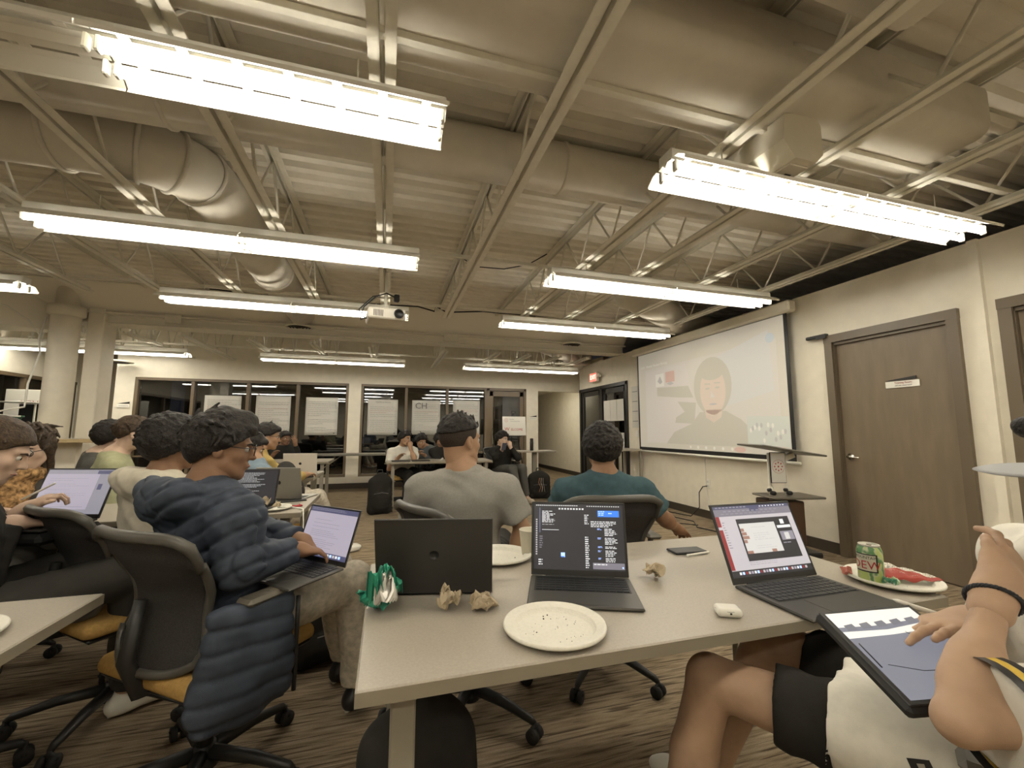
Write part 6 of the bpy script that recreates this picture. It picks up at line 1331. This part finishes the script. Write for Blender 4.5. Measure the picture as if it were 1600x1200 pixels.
# ================================================================ backpacks
def backpack(x, y, rz, label, h_=.47, w_=.32, d_=.22, lean=0, z=0):
    t = thing('backpack', label, 'backpack', (x, y, z), rot=(math.radians(lean), 0, math.radians(rz)))
    F = Field((-w_ * .9, -d_ * 1.1, -.02), (w_ * .9, d_ * 1.1, h_ + .08), .010); F.boxr((0, 0, h_ * .45), (w_ / 2, d_ / 2 * .8, h_ * .45), r=.07, k=0).ell((0, 0, h_ * .72), (w_ * .44, d_ * .38, h_ * .30), k=.05).ell((0, -d_ * .42, h_ * .32), (w_ * .36, .06, h_ * .25), k=.03).noise(.012, 9).wave(.006, .07, (0, .3, 1), .6); md = F.mesh_data(); F.cut((0, 0, .0), (0, 0, -1))
    np_mesh('bag', [F.mesh_data()], C_['black'], t)
    for q in (-1, 1): MB().tube([(q * .08, d_ * .42, h_ * .88), (q * .11, d_ * .62, h_ * .6), (q * .12, d_ * .5, h_ * .15)], .014, 6, flat=.5).build('shoulder_strap', M['blackrub'], t)
    MB().tube([(-.04, d_ * .2, h_), (-.03, d_ * .2, h_ + .05), (.03, d_ * .2, h_ + .05), (.04, d_ * .2, h_)], .010, 6).build('grab_loop', M['blackrub'], t)
    MB().tube([(-w_ * .3, -d_ * .55, h_ * .52), (0, -d_ * .72, h_ * .56), (w_ * .3, -d_ * .55, h_ * .52)], .003, 5).build('zip', M['ink'], t)
    return t
backpack(-.07, 6.62, 10, 'black backpack leaning on the leg of the far table', h_=.58, w_=.34)
b = backpack(2.68, 7.35, -10, 'black backpack with coloured cords on the floor by the post table', h_=.48, w_=.40, d_=.26)
for k in range(3): MB().tube([(-.02 + .03 * k, -.20, .38), (-.04 + .04 * k, -.21, .30), (.0 + .03 * k, -.20, .22), (-.03 + .05 * k, -.20, .14)], .004, 5).build('cord', mat('cord_%s' % ('orange', 'cream', 'grey')[k], ((.6, .25, .12), (.6, .5, .4), (.3, .3, .3))[k], .6), b)
backpack(.105, 1.22, 8, 'black backpack standing under the foreground table at the left leg', h_=.52, w_=.30, d_=.2, z=0)
backpack(-.27, 2.62, 30, 'dark backpack slumped on the floor between the puffer jacket and the table', h_=.34, w_=.40, d_=.26)
# ================================================================ counter by the column and things on it
t = thing('wood_counter', 'raised wood-topped counter wrapping the round column', 'counter', (-4.3, 6.62, 0)); MB().box((0.10, 0, 1.08), (1.75, .42, .045), bev=.005).build('counter_top', M['tan'], t)
MB().box((-.45, .08, .53), (.9, .22, 1.05)).build('panel', mat('counter_dark', (.10, .09, .07), .7), t); MB().box((.42, .10, .53), (.30, .1, 1.05)).build('support', M['wall'], t)
t = thing('brochure_stand', 'folded tan card standing on the wood counter', 'card', (-3.98, 6.6, 1.104)); MB().prism([(-.09, -.04, 0), (-.02, .02, 0), (-.06, .02, .19), (-.09, -.02, .19)], (0, 0, 0), (.02, .03, 0)).prism([(-.02, .02, 0), (.06, -.04, 0), (-.03, -.01, .19), (-.06, .02, .19)], (0, 0, 0), (.01, .02, 0)).build('card', M['tan'], t)
t = thing('router', 'small white boxes with a cable beside the round column on the counter', 'device', (-4.42, 6.62, 1.104)); MB().box((0, .02, .16), (.12, .08, .12), bev=.01).box((-.02, .02, .05), (.08, .08, .1), bev=.01).build('body', M['white'], t); MB().cyl((.04, 0, 0), (.04, 0, .09), .022, n=14).build('jar', M['paper'], t)
t = thing('loose_pages', 'a few white pages lying on the wood counter', 'paper', (-3.75, 6.62, 1.104)); MB().box((0, 0, .003), (.22, .15, .004)).box((.2, .03, .002), (.14, .1, .003), Matrix.Rotation(.5, 3, 'Z')).build('pages', M['paper'], t)
t = thing('whiteboard', 'white board with red writing standing behind the counter at the left', 'whiteboard', (-5.28, 8.35, 0), math.radians(6)); MB().box((0, 0, 1.50), (.62, .02, .66), bev=.004).build('panel', M['white'], t); MB().box((-.2, .02, .6), (.03, .03, 1.2)).box((.2, .02, .6), (.03, .03, 1.2)).build('stand', M['legsteel'], t); text_obj('SIGN IN', .10, M['inkred'], t, name='writing', M=frame((.03, -.012, 1.62), (1, 0, 0), (0, 0, 1)))
t = thing('desk_lamp', 'white disc-shaped desk lamp in front of the whiteboard', 'lamp', (-4.95, 7.6, 0)); MB().lathe([(0, 1.615), (.20, 1.60), (.21, 1.59), (0, 1.58)], (0, 0, 0), 28).build('disc', M['white'], t); MB().cyl((0.15, 0.05, 0), (.15, .05, 1.6), .012, n=8).lathe([(0, 0), (.12, 0), (.12, .02), (0, .02)], (.15, .05, 0), 20).build('stand', M['steel'], t)
t = thing('dark_monitor', 'dark monitor seen beyond the counter at the left', 'monitor', (-4.95, 7.9, 0)); MB().box((0, 0, 1.38), (.36, .05, .42), bev=.01).build('panel', M['black'], t); MB().box((0, 0, .59), (.10, .08, 1.16)).build('stand', M['black'], t)
t = thing('green_bin', 'green plastic bin at the left edge behind the women', 'bin', (-5.05, 7.25, 1.10)); F = None; MB().lathe([(0, 0), (.20, 0), (.30, .28), (.315, .28), (.315, .30), (.29, .30), (.19, .02), (0, .02)], (0, 0, 0), 4 * 8, sx=1.2, sy=.7).build('bin', mat('green_plastic', (.03, .16, .09), .5), t)
t = thing('bin_shelf', 'low cabinet carrying the green bin at the left edge', 'cabinet', (-5.1, 7.25, 0)); MB().box((0, 0, .54), (1.1, .5, 1.08), bev=.01).build('body', mat('cab_dark', (.12, .10, .08), .7), t); MB().box((0, -.252, .54), (.5, .01, 1.0)).build('door', M['bronze'], t)
# ================================================================ small things on the tables
t = thing('water_bottle', 'clear ribbed water bottle between the lilac laptop and the cream hoodie', 'bottle', (-1.20, 2.95, .74)); MB().lathe([(0, 0), (.036, 0), (.038, .02), (.034, .06), (.038, .1), (.034, .14), (.038, .18), (.016, .23), (.016, .25)], (0, 0, 0), 20).build('body', mat('pet_plastic', (.42, .47, .40), .15), t); MB().cyl((0, 0, .25), (0, 0, .268), .018, n=14).build('cap', M['white'], t)
crumple('food_paper', -.70, 2.93, .756, .045, 61, M['napkin'], 'crumpled brown paper heap on the plate behind the navy jacket', 'paper'); crumple('food_paper', -.62, 2.90, .756, .03, 63, M['napkin'], 'smaller brown paper scrap on the plate behind the navy jacket', 'paper')
t = thing('phone', 'dark phone lying at the right end of the table behind the navy jacket', 'phone', (-.60, 3.22, .745), math.radians(20)); MB().box((0, 0, 0), (.17, .075, .009), bev=.003).build('body', M['black'], t)
tag(MB().tube([(-.63, 2.96, .745), (-.54, 2.92, .75), (-.47, 2.86, .745), (-.455, 2.80, .68), (-.45, 2.78, .55), (-.43, 2.78, .46), (-.47, 2.77, .42), (-.50, 2.78, .46), (-.46, 2.78, .50), (-.44, 2.8, .3), (-.42, 2.85, .02)], .004, 6).build('charging_cable', M['white']), 'white charging cable looping off the table behind the navy jacket', 'cable')
tag(MB().tube([(-.60, 2.99, .745), (-.55, 2.96, .748), (-.50, 2.99, .745), (-.52, 3.03, .745)], .006, 6).build('red_strap', M['red']), 'short red strap beside the scraps plate', 'strap')
t = thing('tablet', 'dark tablet lying on the table before the mustard sweater', 'tablet', (-.80, 4.78, .746), math.radians(10)); MB().box((0, 0, 0), (.18, .12, .008), bev=.003).build('body', M['black'], t)
for (x, y, lab) in ((.22, 6.80, 'closed dark laptop before the man in the white T-shirt'), (.52, 6.80, 'closed dark tablet next to the laptop on the far table')):
    t = thing('closed_laptop', lab, 'laptop', (x, y, .741)); MB().box((0, 0, .008), (.28, .2, .014), bev=.005).build('body', M['dgrey'], t)
crumple('napkin', .86, 6.85, .741, .035, 71, M['paper'], 'white crumpled paper on the far table', 'napkin')
